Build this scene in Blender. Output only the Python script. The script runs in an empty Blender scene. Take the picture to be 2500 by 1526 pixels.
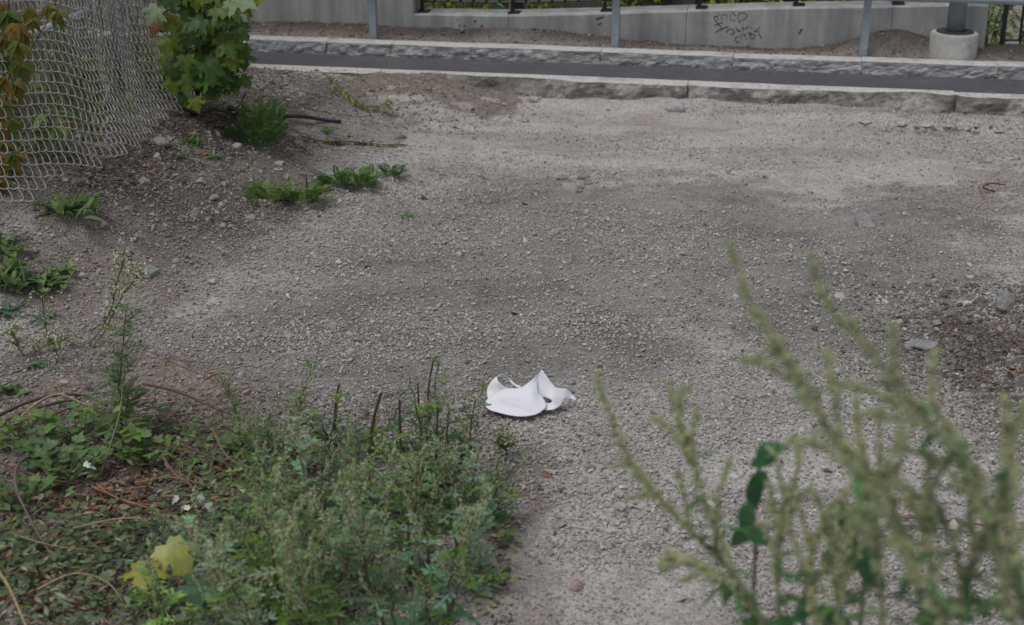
import bpy, bmesh, math, random
import numpy as np
from mathutils import Vector, Matrix, noise as mnoise
from mathutils.geometry import delaunay_2d_cdt

random.seed(7)
rng = np.random.default_rng(7)
scene = bpy.context.scene
COL = scene.collection

# ------------------------------------------------------------------ camera, sky, sun, exposure
CAM_Z = 1.5
PITCH = math.radians(22.0)
FPX = 3472.0                       # focal length in photo pixels (2500 wide)
cd = bpy.data.cameras.new("camera")
cam = bpy.data.objects.new("camera", cd)
COL.objects.link(cam)
cam.location = (0, 0, CAM_Z)
cam.rotation_euler = (math.pi/2 - PITCH, 0, 0)
cd.sensor_width = 36.0
cd.lens = 50.0
cd.clip_start = 0.05
cd.clip_end = 400
cd.dof.use_dof = True
cd.dof.focus_distance = 3.95
cd.dof.aperture_fstop = 5.0
scene.camera = cam

SUN_EL, SUN_AZ = math.radians(70), math.radians(242)
world = bpy.data.worlds.new("World")
scene.world = world
world.use_nodes = True
wn, wl = world.node_tree.nodes, world.node_tree.links
bg = wn["Background"]
sky = wn.new("ShaderNodeTexSky")
sky.sky_type = 'NISHITA'
sky.sun_disc = False
sky.sun_elevation = SUN_EL
sky.sun_rotation = SUN_AZ
sky.dust_density = 3.0
hsv = wn.new("ShaderNodeHueSaturation")
hsv.inputs['Saturation'].default_value = 0.28
wl.new(sky.outputs[0], hsv.inputs['Color'])
wl.new(hsv.outputs[0], bg.inputs['Color'])
bg.inputs['Strength'].default_value = 0.105
sd = bpy.data.lights.new("sun", 'SUN')
sd.energy = 1.15
sd.angle = math.radians(34)
sd.color = (1.0, 0.975, 0.95)
sun = bpy.data.objects.new("sun", sd)
COL.objects.link(sun)
# sun direction: azimuth measured like the sky texture (rotation about Z from +Y towards +X)
sdir = Vector((math.sin(SUN_AZ)*math.cos(SUN_EL), math.cos(SUN_AZ)*math.cos(SUN_EL), math.sin(SUN_EL)))
sun.rotation_euler = sdir.to_track_quat('Z', 'Y').to_euler()
scene.view_settings.view_transform = 'Standard'
scene.view_settings.look = 'None'
scene.view_settings.gamma = 1.0
scene.view_settings.use_curve_mapping = False
scene.view_settings.exposure = 0.0
scene.render.engine = 'CYCLES'
scene.cycles.use_denoising = True
scene.cycles.max_bounces = 5
scene.cycles.diffuse_bounces = 3
scene.cycles.transparent_max_bounces = 4
scene.cycles.use_adaptive_sampling = False

# ------------------------------------------------------------------ numpy value noise
def _hash(ix, iy, seed):
    h = (ix.astype(np.int64)*374761393 + iy.astype(np.int64)*668265263 + seed*1442695041) & 0xFFFFFFFF
    h = ((h ^ (h >> 13))*1274126177) & 0xFFFFFFFF
    h = h ^ (h >> 16)
    return (h & 0xFFFF)/65535.0
def vnoise(x, y, seed=0):
    x = np.asarray(x, float); y = np.asarray(y, float)
    ix = np.floor(x); iy = np.floor(y); fx = x-ix; fy = y-iy
    ux = fx*fx*(3-2*fx); uy = fy*fy*(3-2*fy)
    a = _hash(ix, iy, seed); b = _hash(ix+1, iy, seed); c = _hash(ix, iy+1, seed); d = _hash(ix+1, iy+1, seed)
    return (a*(1-ux)+b*ux)*(1-uy)+(c*(1-ux)+d*ux)*uy*1.0
def fbm(x, y, seed=0, octv=4):
    s = 0; a = 0.5; f = 1.0
    for o in range(octv):
        s = s + a*(vnoise(np.asarray(x)*f, np.asarray(y)*f, seed+o*17)-0.5)*2
        a *= 0.5; f *= 2.03
    return s
def sstep(a, b, x):
    t = np.clip((np.asarray(x, float)-a)/(b-a), 0, 1)
    return t*t*(3-2*t)

# ------------------------------------------------------------------ photo pixel -> ray
CP, SP = math.cos(PITCH), math.sin(PITCH)
def ray(px, py):
    u = (px-1250.0)/FPX; v = -(py-763.0)/FPX
    d = Vector((u, CP+v*SP, -SP+v*CP))
    return d
def pz(px, py, z=0.0):                     # point of the ray at height z
    d = ray(px, py); t = (z-CAM_Z)/d.z
    return Vector((d.x*t, d.y*t, z))
def pdist(px, py, dist):                   # point of the ray at a distance
    d = ray(px, py).normalized()
    return Vector((0, 0, CAM_Z)) + d*dist
def py_at(px, py, Y):                      # point of the ray at depth Y
    d = ray(px, py); t = Y/d.y
    return Vector((d.x*t, Y, CAM_Z+d.z*t))
def project(x, y, z):
    x = np.asarray(x, float); y = np.asarray(y, float); z = np.asarray(z, float)-CAM_Z
    depth = y*CP - z*SP
    up = y*SP + z*CP
    depth = np.maximum(depth, 0.05)
    return 1250+FPX*x/depth, 763-FPX*up/depth

# ------------------------------------------------------------------ kerb frame (s along, n away from camera)
ZF, ZA, ZB, ZV = 0.085, 0.078, 0.135, 0.128      # front kerb, asphalt, back kerb, verge
K0 = pz(595, 168, ZF); K1 = pz(2500, 243, ZF)
TD = Vector((K1.x-K0.x, K1.y-K0.y, 0)).normalized()
ND = Vector((-TD.y, TD.x, 0))
def sn(x, y):
    return (x-K0.x)*TD.x+(y-K0.y)*TD.y, (x-K0.x)*ND.x+(y-K0.y)*ND.y
def from_sn(s, n, z=0.0):
    return Vector((K0.x+TD.x*s+ND.x*n, K0.y+TD.y*s+ND.y*n, z))
def s_of(px, py, z):
    p = pz(px, py, z); return sn(p.x, p.y)[0]
def s_on_n(px, n, z):                       # s of the point on the line n=const whose picture x is px
    lo, hi = -6.0, 9.0
    for _ in range(50):
        m = (lo+hi)/2; p = from_sn(m, n, z)
        if project(p.x, p.y, z)[0] < px: lo = m
        else: hi = m
    return (lo+hi)/2
KW = 0.105                                   # kerb width
b0 = pz(595, 117, ZA); b1 = pz(2500, 204, ZA)
NB = (sn(b0.x, b0.y)[1]+sn(b1.x, b1.y)[1])/2   # front of the back kerb
w0 = pz(1500, 111, ZV+.01); NWP = sn(w0.x, w0.y)[1]   # line of the guard posts
NW = NWP + 0.14                              # face of the concrete wall
S_MOUND = s_of(1200, 195, ZF)

FENCE = [(-2.15, 3.4)]+[tuple(pz(a, b, .16)[:2]) for a, b in ((-150, 545), (20, 508), (120, 468), (200, 430), (270, 380), (330, 330), (385, 292), (440, 255), (520, 205))]+[(-1.35, 7.0), (-1.2, 8.0)]
def fence_x(y):
    ys = [p[1] for p in FENCE]; xs = [p[0] for p in FENCE]
    return np.interp(y, [0]+ys, [-2.1]+xs)

def H(x, y):
    x = np.asarray(x, float); y = np.asarray(y, float)
    s, n = sn(x, y)
    g = 0.022*fbm(x*0.9+3, y*0.9, 5, 2) + 0.010*fbm(x*3.1, y*3.1, 9, 3) + 0.0075*fbm(x*12, y*19, 21, 4)
    # worn wheel ruts running across the yard
    for off, dep in ((0.0, .012), (0.55, .012)):
        q = (y-4.55-0.25*x-off)/0.16
        g = g - dep*np.exp(-q*q)*sstep(-1.0, 0.3, x)
    bank = 0.20*sstep(-0.75, 0.05, fence_x(y)-x)*sstep(2.6, 4.4, y)
    bank = bank + 0.05*sstep(-1.2, -0.3, fence_x(y)-x)*sstep(3.6, 4.6, y)
    bank = bank*(1-sstep(6.4, 7.2, y)*0.5)
    g = g + bank*(1+0.15*fbm(x*6, y*6, 31, 2))
    # low heap of earth at the right edge
    g = g + (0.13+.03*fbm(x*6, y*6, 71, 3))*np.exp(-(((x-1.58)/0.30)**2+((y-3.55)/0.24)**2))
    g = g - 0.02*np.exp(-(((x-1.25)/0.25)**2+((y-3.25)/0.25)**2))
    # earth banked up over the left part of the front kerb
    md = sstep(-0.62, -0.05, n)*(1-sstep(S_MOUND-0.35, S_MOUND+0.1, s))
    g = g*(1-md) + md*(ZF+0.000+0.022*fbm(x*7, y*7, 41, 4))
    # approach to the kerb elsewhere: spilled grit
    g = g + (0.020+.035*fbm(x*2.6, y*2.6, 81, 4))*sstep(-0.30, -0.02, n)*(1-md)
    under = sstep(0.02, 0.05, n)*(1-sstep(NB+0.03, NB+0.06, n))
    g = g*(1-under) + 0.02*under
    v = sstep(NB+0.03, NB+0.06, n)
    # verge of earth behind the back kerb, heaped in places against the wall
    heap = 0.055*np.exp(-((s-s_h[0])/0.45)**2)+0.105*np.exp(-((s-s_h[1])/0.26)**2)+0.05*np.exp(-((s-s_h[2])/0.6)**2)+0.03*np.exp(-((s-s_h[3])/0.25)**2)
    vz = ZV-0.003 + heap*sstep(NB+0.15, NW, n) + 0.012*fbm(x*9, y*9, 55, 3)*sstep(NB+.12, NB+.3, n)
    g = g*(1-v) + vz*v
    far = sstep(NW+0.10, NW+0.16, n)
    g = g*(1-far) + (-0.75+0.03*fbm(x, y, 3, 2))*far
    return g
s_h = [s_on_n(1290, NW-.05, .15), s_on_n(2190, NW-.05, .15), s_on_n(780, NW-.05, .15), s_on_n(2480, NW-.05, .15)]
def Hf(x, y): return float(H(x, y))
def gp(px, py, dz=0.0):                     # photo pixel -> point on the ground
    z = 0.0; p = pz(px, py, z)
    for _ in range(25):
        z = 0.5*z+0.5*Hf(p.x, p.y); p = pz(px, py, z)
    return Vector((p.x, p.y, z+dz))

# ------------------------------------------------------------------ materials
def nmat(name):
    m = bpy.data.materials.new(name); m.use_nodes = True
    nt = m.node_tree; b = nt.nodes["Principled BSDF"]
    return m, nt.nodes, nt.links, b
def mixrgb(N, L, a, b, f, blend='MIX'):
    m = N.new("ShaderNodeMix"); m.data_type = 'RGBA'; m.blend_type = blend
    for sock, v in ((m.inputs[0], f), (m.inputs[6], a), (m.inputs[7], b)):
        if hasattr(v, 'links') or hasattr(v, 'is_linked'): L.new(v, sock)
        else: sock.default_value = v if not isinstance(v, tuple) else (*v, 1)[:4]
    return m.outputs[2]
def ntex(N, L, scale, detail=4, rough=.6, vec=None, dist=0):
    t = N.new("ShaderNodeTexNoise"); t.inputs['Scale'].default_value = scale
    t.inputs['Detail'].default_value = detail; t.inputs['Roughness'].default_value = rough
    t.inputs['Distortion'].default_value = dist
    if vec is not None: L.new(vec, t.inputs['Vector'])
    return t.outputs[0]
def ramp(N, L, src, p0, p1, c0=(0, 0, 0), c1=(1, 1, 1)):
    r = N.new("ShaderNodeValToRGB"); L.new(src, r.inputs[0])
    r.color_ramp.elements[0].position = p0; r.color_ramp.elements[1].position = p1
    r.color_ramp.elements[0].color = (*c0, 1); r.color_ramp.elements[1].color = (*c1, 1)
    return r.outputs[0]
def bump(N, L, b, src, strength, dist):
    n = N.new("ShaderNodeBump"); n.inputs['Strength'].default_value = strength; n.inputs['Distance'].default_value = dist
    L.new(src, n.inputs['Height']); L.new(n.outputs[0], b.inputs['Normal']); return n
def coords(N, kind='Object'):
    return N.new("ShaderNodeTexCoord").outputs[kind]

def mat_tint(name, rough=.6, transl=0.0, var=.35, vscale=60, spec=.3, gain=1.0):
    """Colour from the face attribute 'tint', with fine natural variation."""
    m, N, L, b = nmat(name)
    a = N.new("ShaderNodeAttribute"); a.attribute_name = 'tint'
    oi = N.new("ShaderNodeObjectInfo")
    nz = ntex(N, L, vscale, 3, .6, coords(N))
    r = ramp(N, L, nz, .3, .7, (1-var,)*3, (1+var*.6,)*3)
    c = mixrgb(N, L, a.outputs['Color'], r, 1.0, 'MULTIPLY')
    c2 = mixrgb(N, L, c, ramp(N, L, oi.outputs['Random'], 0, 1, (.85*gain, .88*gain, .83*gain), (1.12*gain, 1.1*gain, 1.05*gain)), 1.0, 'MULTIPLY')
    L.new(c2, b.inputs['Base Color'])
    b.inputs['Roughness'].default_value = rough
    b.inputs['Specular IOR Level'].default_value = spec
    if transl > 0:
        t = N.new("ShaderNodeBsdfTranslucent"); L.new(c2, t.inputs['Color'])
        mx = N.new("ShaderNodeMixShader"); mx.inputs[0].default_value = transl
        L.new(b.outputs[0], mx.inputs[1]); L.new(t.outputs[0], mx.inputs[2])
        L.new(mx.outputs[0], N["Material Output"].inputs['Surface'])
    return m
M = {}
M['leaf'] = mat_tint('leaf_green', .42, .34, gain=1.75)
M['maple'] = mat_tint('maple_blade', .42, .36, gain=1.3)
M['bloom'] = mat_tint('flower_heads', .8, .25, .3, 300, gain=1.55)
M['stem'] = mat_tint('plant_stem', .7, 0, .35, 90)

# ground
def ground_material():
    m, N, L, b = nmat('yard_ground')
    P = coords(N, 'Object')
    a = N.new("ShaderNodeAttribute"); a.attribute_name = 'zone'
    sep = N.new("ShaderNodeSeparateColor"); L.new(a.outputs['Color'], sep.inputs[0])
    n1 = ntex(N, L, 3.2, 6, .65, P, .4); n2 = ntex(N, L, 28, 5, .7, P); n3 = ntex(N, L, 190, 3, .7, P)
    sand = mixrgb(N, L, (.39, .378, .365), (.50, .49, .478), ramp(N, L, n1, .35, .65))
    sand = mixrgb(N, L, sand, (.22, .205, .195), ramp(N, L, n2, .56, .78))
    sand = mixrgb(N, L, sand, (.43, .375, .355), ramp(N, L, ntex(N, L, 7, 5, .7, P, .5), .55, .7))
    mp2 = N.new('ShaderNodeMapping'); mp2.inputs['Scale'].default_value = (.8, 2.6, 1); L.new(P, mp2.inputs[0])
    n5 = ntex(N, L, 1.7, 7, .68, mp2.outputs[0], .6)
    sand = mixrgb(N, L, sand, (.285, .258, .24), ramp(N, L, n5, .46, .70))
    soil = mixrgb(N, L, (.175, .15, .132), (.30, .268, .245), ramp(N, L, n2, .35, .68))
    def edge(o):
        ad = N.new("ShaderNodeMath"); ad.operation = 'ADD'; L.new(o, ad.inputs[0])
        sc = N.new("ShaderNodeMath"); sc.operation = 'MULTIPLY_ADD'; L.new(n1, sc.inputs[0]); sc.inputs[1].default_value = .7; sc.inputs[2].default_value = -.35
        L.new(sc.outputs[0], ad.inputs[1]); return ramp(N, L, ad.outputs[0], .25, .75)
    c = mixrgb(N, L, sand, soil, edge(sep.outputs[0]))
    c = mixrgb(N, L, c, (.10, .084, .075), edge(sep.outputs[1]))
    c = mixrgb(N, L, c, (.10, .095, .09), edge(sep.outputs[2]))  # dark base under the gravel: shade of the gaps between grains, put into colour
    vor = N.new("ShaderNodeTexVoronoi"); vor.inputs['Scale'].default_value = 135; L.new(P, vor.inputs['Vector'])
    g = mixrgb(N, L, (.72, .70, .69), (1.34, 1.33, 1.32), vor.outputs['Color'])
    c = mixrgb(N, L, c, g, .75, 'MULTIPLY')
    c = mixrgb(N, L, c, ramp(N, L, n3, .3, .7, (.78, .77, .77), (1.2, 1.2, 1.2)), 1.0, 'MULTIPLY')
    L.new(c, b.inputs['Base Color']); b.inputs['Roughness'].default_value = .95
    b.inputs['Specular IOR Level'].default_value = .15
    sm = N.new("ShaderNodeMath"); sm.operation = 'MULTIPLY_ADD'
    L.new(vor.outputs['Distance'], sm.inputs[0]); sm.inputs[1].default_value = -.9
    L.new(n3, sm.inputs[2])
    ad = N.new("ShaderNodeMath"); ad.operation = 'MULTIPLY_ADD'; L.new(n2, ad.inputs[0]); ad.inputs[1].default_value = 1.6; L.new(sm.outputs[0], ad.inputs[2])
    bump(N, L, b, ad.outputs[0], .8, .006)
    return m
M['ground'] = ground_material()

def stone_material(name, attr=True, cols=((.10, .095, .09), (.235, .225, .22), (.37, .35, .335))):
    m, N, L, b = nmat(name)
    P = coords(N, 'Object')
    n = ntex(N, L, 1.6 if attr else 26, 4, .7, P)
    if attr:
        a = N.new("ShaderNodeAttribute"); a.attribute_type = 'INSTANCER'; a.attribute_name = 'tone'
        c = mixrgb(N, L, a.outputs['Color'], ramp(N, L, n, .3, .7, (.78,)*3, (1.2,)*3), 1, 'MULTIPLY')
    else:
        a = N.new("ShaderNodeAttribute"); a.attribute_name = 'tint'
        n2 = ntex(N, L, 220, 3, .7, P)
        c = mixrgb(N, L, a.outputs['Color'], ramp(N, L, n, .3, .7, (.72,)*3, (1.2,)*3), 1, 'MULTIPLY')
        c = mixrgb(N, L, c, ramp(N, L, n2, .35, .65, (.75,)*3, (1.2,)*3), 1, 'MULTIPLY')
        bump(N, L, b, n2, .5, .002)
    L.new(c, b.inputs['Base Color']); b.inputs['Roughness'].default_value = .9
    b.inputs['Specular IOR Level'].default_value = .2
    return m
M['gravel'] = stone_material('gravel_stone')
M['stone'] = stone_material('loose_stone', False)

def simple(name, col, rough=.7, metal=0, nscale=30, amt=.25, bmp=.0, bdist=.002, spec=.4, stretch=None, detail=5):
    m, N, L, b = nmat(name)
    P = coords(N, 'Object')
    if stretch:
        mp = N.new("ShaderNodeMapping"); mp.inputs['Scale'].default_value = stretch; L.new(P, mp.inputs[0]); P = mp.outputs[0]
    n = ntex(N, L, nscale, detail, .65, P)
    lo = tuple(x*(1-amt) for x in col); hi = tuple(min(1, x*(1+amt)) for x in col)
    c = mixrgb(N, L, lo, hi, ramp(N, L, n, .3, .7))
    L.new(c, b.inputs['Base Color']); b.inputs['Roughness'].default_value = rough
    b.inputs['Metallic'].default_value = metal; b.inputs['Specular IOR Level'].default_value = spec
    if bmp: bump(N, L, b, n, bmp, bdist)
    return m
M['asphalt'] = simple('asphalt_path', (.082, .080, .092), .85, 0, 160, .42, .8, .004, detail=8)
M['kerb_top'] = simple('sawn_granite', (.53, .52, .505), .8, 0, 60, .22, .2, .001)
def add_dirt(m, col, scale, p0, p1):
    N, L = m.node_tree.nodes, m.node_tree.links; b = N["Principled BSDF"]; src = b.inputs['Base Color'].links[0].from_socket
    L.new(mixrgb(N, L, src, col, ramp(N, L, ntex(N, L, scale, 6, .7, coords(N), .5), p0, p1)), b.inputs['Base Color'])
add_dirt(M['kerb_top'], (.27, .245, .22), 9, .50, .75)
add_dirt(M['asphalt'], (.135, .128, .125), 3.2, .48, .80)
M['kerb_far_face'] = simple('split_granite', (.40, .402, .41), .9, 0, 80, .5, .9, .010, stretch=(.5, .5, 2.0))
M['kerb_near_face'] = simple('weathered_granite', (.30, .288, .272), .95, 0, 30, .55, 1.0, .012)
add_dirt(M['kerb_near_face'], (.15, .13, .115), 5, .45, .62)
M['galv'] = simple('galvanised_steel', (.30, .345, .38), .55, 0, 60, .14, .05)
M['galv_lamp'] = simple('spangled_zinc', (.27, .315, .35), .5, 0, 130, .3, .05)
M['black_steel'] = simple('black_steel', (.018, .019, .02), .45, 0, 40, .2)
M['wire'] = simple('zinc_wire', (.60, .60, .59), .45, .35, 60, .22)
M['cap_plastic'] = simple('pale_end_cap', (.42, .43, .45), .6, .1, 60, .15)
M['hose'] = simple('black_rubber', (.045, .045, .048), .6, 0, 30, .4)
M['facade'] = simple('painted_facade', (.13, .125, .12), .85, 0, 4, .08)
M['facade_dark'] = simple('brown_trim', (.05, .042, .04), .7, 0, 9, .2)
M['teal'] = simple('teal_paint', (.07, .21, .19), .6, 0, 9, .12)
M['offwhite'] = simple('offwhite_paint', (.4, .39, .38), .7, 0, 12, .08)
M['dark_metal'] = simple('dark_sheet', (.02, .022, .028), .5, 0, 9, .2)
M['spray'] = simple('black_marker', (.085, .085, .09), .8, 0, 60, .5)
M['footing'] = simple('pale_concrete', (.46, .455, .44), .9, 0, 40, .16, .4, .002)
M['print'] = simple('faint_print', (.69, .665, .72), .8, 0, 900, .25)

def wall_material():
    m, N, L, b = nmat('cast_concrete'); P = coords(N, 'Object')
    n1 = ntex(N, L, 2.2, 6, .7, P, .6); n2 = ntex(N, L, 60, 4, .7, P)
    mp = N.new("ShaderNodeMapping"); mp.inputs['Scale'].default_value = (9, 9, .8); L.new(P, mp.inputs[0])
    n3 = ntex(N, L, 1.6, 4, .6, mp.outputs[0])
    c = mixrgb(N, L, (.34, .345, .35), (.46, .46, .455), ramp(N, L, n1, .36, .62))
    c = mixrgb(N, L, c, ramp(N, L, n3, .35, .7, (.68, .68, .69), (1.12, 1.12, 1.11)), 1, 'MULTIPLY')
    c = mixrgb(N, L, c, ramp(N, L, n2, .3, .7, (.93,)*3, (1.05,)*3), 1, 'MULTIPLY')
    v = N.new("ShaderNodeTexVoronoi"); v.inputs['Scale'].default_value = 9; L.new(P, v.inputs['Vector'])
    c = mixrgb(N, L, (.08, .08, .08), c, ramp(N, L, v.outputs['Distance'], .045, .075))
    L.new(c, b.inputs['Base Color']); b.inputs['Roughness'].default_value = .85
    bump(N, L, b, n2, .25, .002)
    return m
M['wall'] = wall_material()
def paper_material():
    m, N, L, b = nmat('white_card'); P = coords(N, 'Object')
    n = ntex(N, L, 25, 2, .5, P)
    L.new(mixrgb(N, L, (.83, .84, .90), (.86, .87, .92), ramp(N, L, n, .3, .7)), b.inputs['Base Color'])
    b.inputs['Roughness'].default_value = .6
    t = N.new('ShaderNodeBsdfTranslucent'); t.inputs['Color'].default_value = (.85, .86, .9, 1)
    mx = N.new('ShaderNodeMixShader'); mx.inputs[0].default_value = .16
    L.new(b.outputs[0], mx.inputs[1]); L.new(t.outputs[0], mx.inputs[2]); L.new(mx.outputs[0], N['Material Output'].inputs['Surface'])
    return m
M['paper'] = paper_material()

# ------------------------------------------------------------------ mesh builder
class MB:
    def __init__(s): s.v = []; s.f = []; s.c = []; s.m = []
    def add(s, verts, faces, col=(.5, .5, .5), mi=0):
        o = len(s.v); s.v.extend([tuple(q) for q in verts])
        for f in faces:
            s.f.append([i+o for i in f]); s.c.append(col); s.m.append(mi)
    def tube(s, pts, radii, sides=5, col=(.5, .5, .5), mi=0, cap=True):
        pts = [Vector(p) for p in pts]; n = len(pts)
        if not hasattr(radii, '__len__'): radii = [radii]*n
        o = len(s.v); ref = None
        for i, p in enumerate(pts):
            t = (pts[min(i+1, n-1)]-pts[max(i-1, 0)])
            t = t.normalized() if t.length > 1e-9 else Vector((0, 0, 1))
            if ref is None:
                ref = t.cross(Vector((0.3, 0.9, 0.1)) if abs(t.z) > .9 else Vector((0, 0, 1))).normalized()
            ref = (ref - t*ref.dot(t)); ref = ref.normalized() if ref.length > 1e-6 else t.orthogonal().normalized()
            bn = t.cross(ref)
            for k in range(sides):
                a = 2*math.pi*k/sides
                s.v.append(tuple(p+(ref*math.cos(a)+bn*math.sin(a))*radii[i]))
        for i in range(n-1):
            for k in range(sides):
                s.f.append([o+i*sides+k, o+i*sides+(k+1) % sides, o+(i+1)*sides+(k+1) % sides, o+(i+1)*sides+k])
                s.c.append(col); s.m.append(mi)
        if cap:
            s.f.append([o+k for k in range(sides)][::-1]); s.c.append(col); s.m.append(mi)
            s.f.append([o+(n-1)*sides+k for k in range(sides)]); s.c.append(col); s.m.append(mi)
    def box(s, c, ax, ay, az, col=(.5, .5, .5), mi=0):
        c = Vector(c); vs = []
        for k in (-1, 1):
            for j in (-1, 1):
                for i in (-1, 1): vs.append(c+ax*i+ay*j+az*k)
        s.add(vs, [(0, 2, 3, 1), (4, 5, 7, 6), (0, 1, 5, 4), (2, 6, 7, 3), (0, 4, 6, 2), (1, 3, 7, 5)], col, mi)
    def build(s, name, mats, parent=None, smooth=False, origin=None):
        if not isinstance(mats, (list, tuple)): mats = [mats]
        me = bpy.data.meshes.new(name)
        vs = s.v
        o = Vector((0, 0, 0))
        if origin is not None:
            o = Vector(origin); vs = [(a-o.x, b-o.y, c-o.z) for a, b, c in vs]
        me.from_pydata(vs, [], s.f)
        for mm in mats: me.materials.append(mm)
        me.polygons.foreach_set('material_index', s.m)
        if smooth: me.polygons.foreach_set('use_smooth', [True]*len(s.f))
        at = me.attributes.new('tint', 'FLOAT_COLOR', 'FACE')
        arr = np.ones((len(s.f), 4), np.float32); arr[:, :3] = np.array(s.c, np.float32)
        at.data.foreach_set('color', arr.ravel())
        me.update()
        ob = bpy.data.objects.new(name, me); COL.objects.link(ob)
        ob.location = o
        if parent is not None:
            ob.parent = parent
            ob.matrix_parent_inverse = Matrix.Translation(-parent.location) if parent.type == 'EMPTY' or parent.location.length else Matrix()
        return ob
def empty(name, loc, label, cat, group=None):
    o = bpy.data.objects.new(name, None); COL.objects.link(o); o.location = loc
    o.empty_display_size = .05
    return tag(o, label, cat, group)
def tag(o, label=None, cat=None, group=None, kind=None):
    if label: o['label'] = label
    if cat: o['category'] = cat
    if group: o['group'] = group
    if kind: o['kind'] = kind
    return o
FOL = 1.0
def jit(c, a=.15):
    k = 1+random.uniform(-a, a); return tuple(max(0.002, x*k*(1+random.uniform(-a, a)*.4)) for x in c)
def rvec(a=1.0): return Vector((random.uniform(-a, a), random.uniform(-a, a), random.uniform(-a, a)))

# ------------------------------------------------------------------ ground sheet
def axis(lo, hi, step, far_lo, far_hi):
    mid = list(np.arange(lo, hi+1e-6, step)); a = []; x = lo; d = step
    while x > far_lo: d *= 1.35; x -= d; a.append(x)
    b = []; x = mid[-1]; d = step
    while x < far_hi: d *= 1.35; x += d; b.append(x)
    return np.array(a[::-1]+mid+b)
xs = axis(-2.9, 3.3, .018, -150, 150); ys = axis(1.3, 9.2, .018, -60, 260)
X, Y = np.meshgrid(xs, ys); Z = H(X, Y)
_lx, _ly = list(xs), list(ys); _Z = Z.tolist()
import bisect
def Hf(x, y):
    i = min(max(bisect.bisect_right(_lx, x)-1, 0), len(_lx)-2); j = min(max(bisect.bisect_right(_ly, y)-1, 0), len(_ly)-2)
    fx = (x-_lx[i])/(_lx[i+1]-_lx[i]); fy = (y-_ly[j])/(_ly[j+1]-_ly[j])
    return (_Z[j][i]*(1-fx)+_Z[j][i+1]*fx)*(1-fy)+(_Z[j+1][i]*(1-fx)+_Z[j+1][i+1]*fx)*fy
# zones, laid out with photo pixel ellipses projected to the ground: brown soil, dark damp soil, painted shade between gravel grains
SOIL = [(900, 215, 420, 55, 1.0), (1050, 225, 260, 45, .9), (700, 330, 330, 80, .55), (400, 450, 330, 170, 1.0), (200, 700, 330, 160, .7), (2330, 470, 200, 45, .5),
        (300, 1200, 560, 420, .95), (950, 1250, 380, 330, .7), (200, 300, 420, 260, .9), (1250, 1480, 180, 160, .45), (1400, 440, 320, 60, .25), (2390, 890, 220, 130, .4),
        (1900, 60, 1500, 90, .0), (1800, 460, 260, 30, .35), (2050, 1500, 500, 120, .3)]
DARK = [(500, 330, 200, 75, .9), (300, 440, 190, 70, .8), (480, 500, 170, 70, .6), (2450, 868, 120, 60, .9), (2480, 1010, 110, 160, .45), (520, 1200, 330, 130, .8), (150, 1130, 260, 120, .6), (900, 1200, 220, 200, .6), (560, 240, 160, 60, .6)]
GAP_SHADE = [(1500, 620, 900, 190, .5), (1100, 800, 700, 230, .55), (2150, 700, 420, 260, .55), (700, 560, 500, 120, .4), (1300, 320, 500, 60, .15), (2200, 380, 500, 90, .25)]
def zones(x, y, z, tab):
    px, py = project(x, y, z); r = np.zeros_like(px)
    wx = fbm(x*2.2, y*2.2, 201, 6)+.5*fbm(x*17, y*17, 203, 3); wy = fbm(x*2.2, y*2.2, 233, 6)+.7*fbm(x*15, y*15, 207, 3); px = px+wx*190; py = py+wy*90
    for cx, cy, rx, ry, v in tab:
        q = ((px-cx)/rx)**2+((py-cy)/ry)**2
        r = np.maximum(r, v*(1-sstep(.45, 1.3, q)))
    return r
zs = zones(X, Y, Z, SOIL); zd = zones(X, Y, Z, DARK); z_gap = zones(X, Y, Z, GAP_SHADE)
S_, N_ = sn(X, Y)
zs = np.maximum(zs, sstep(NB+.03, NB+.1, N_)*.62)
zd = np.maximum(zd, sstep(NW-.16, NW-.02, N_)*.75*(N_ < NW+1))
nx, ny = len(xs), len(ys)
me = bpy.data.meshes.new('ground')
me.vertices.add(nx*ny)
me.vertices.foreach_set('co', np.stack([X, Y, Z], -1).astype(np.float32).ravel())
ii = np.arange((ny-1)*(nx-1)); r_, c_ = ii//(nx-1), ii % (nx-1)
a = r_*nx+c_
q = np.stack([a, a+1, a+nx+1, a+nx], -1)
me.loops.add(q.size); me.loops.foreach_set('vertex_index', q.ravel())
me.polygons.add(len(q)); me.polygons.foreach_set('loop_start', np.arange(len(q))*4)
me.polygons.foreach_set('loop_total', np.full(len(q), 4)) if hasattr(me.polygons[0], 'loop_total') and False else None
me.polygons.foreach_set('use_smooth', np.ones(len(q), bool))
me.update(calc_edges=True)
at = me.attributes.new('zone', 'FLOAT_COLOR', 'POINT')
at.data.foreach_set('color', np.stack([zs, zd, z_gap, np.ones_like(zs)], -1).astype(np.float32).ravel())
me.materials.append(M['ground'])
ground = bpy.data.objects.new('ground', me); COL.objects.link(ground)
tag(ground, kind='structure')

# ------------------------------------------------------------------ path, kerbs
def strip_obj(name, n0, n1, z, s0, s1, m):
    b = MB(); cnt = 60
    for i in range(cnt):
        a0 = s0+(s1-s0)*i/cnt; a1 = s0+(s1-s0)*(i+1)/cnt
        b.add([from_sn(a0, n0, z), from_sn(a1, n0, z), from_sn(a1, n1, z), from_sn(a0, n1, z)], [(0, 1, 2, 3)])
    o = b.build(name, m); tag(o, kind='structure'); return o
path = strip_obj('asphalt_path', KW-.01, NB+.02, ZA, -9, 12, M['asphalt'])

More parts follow.
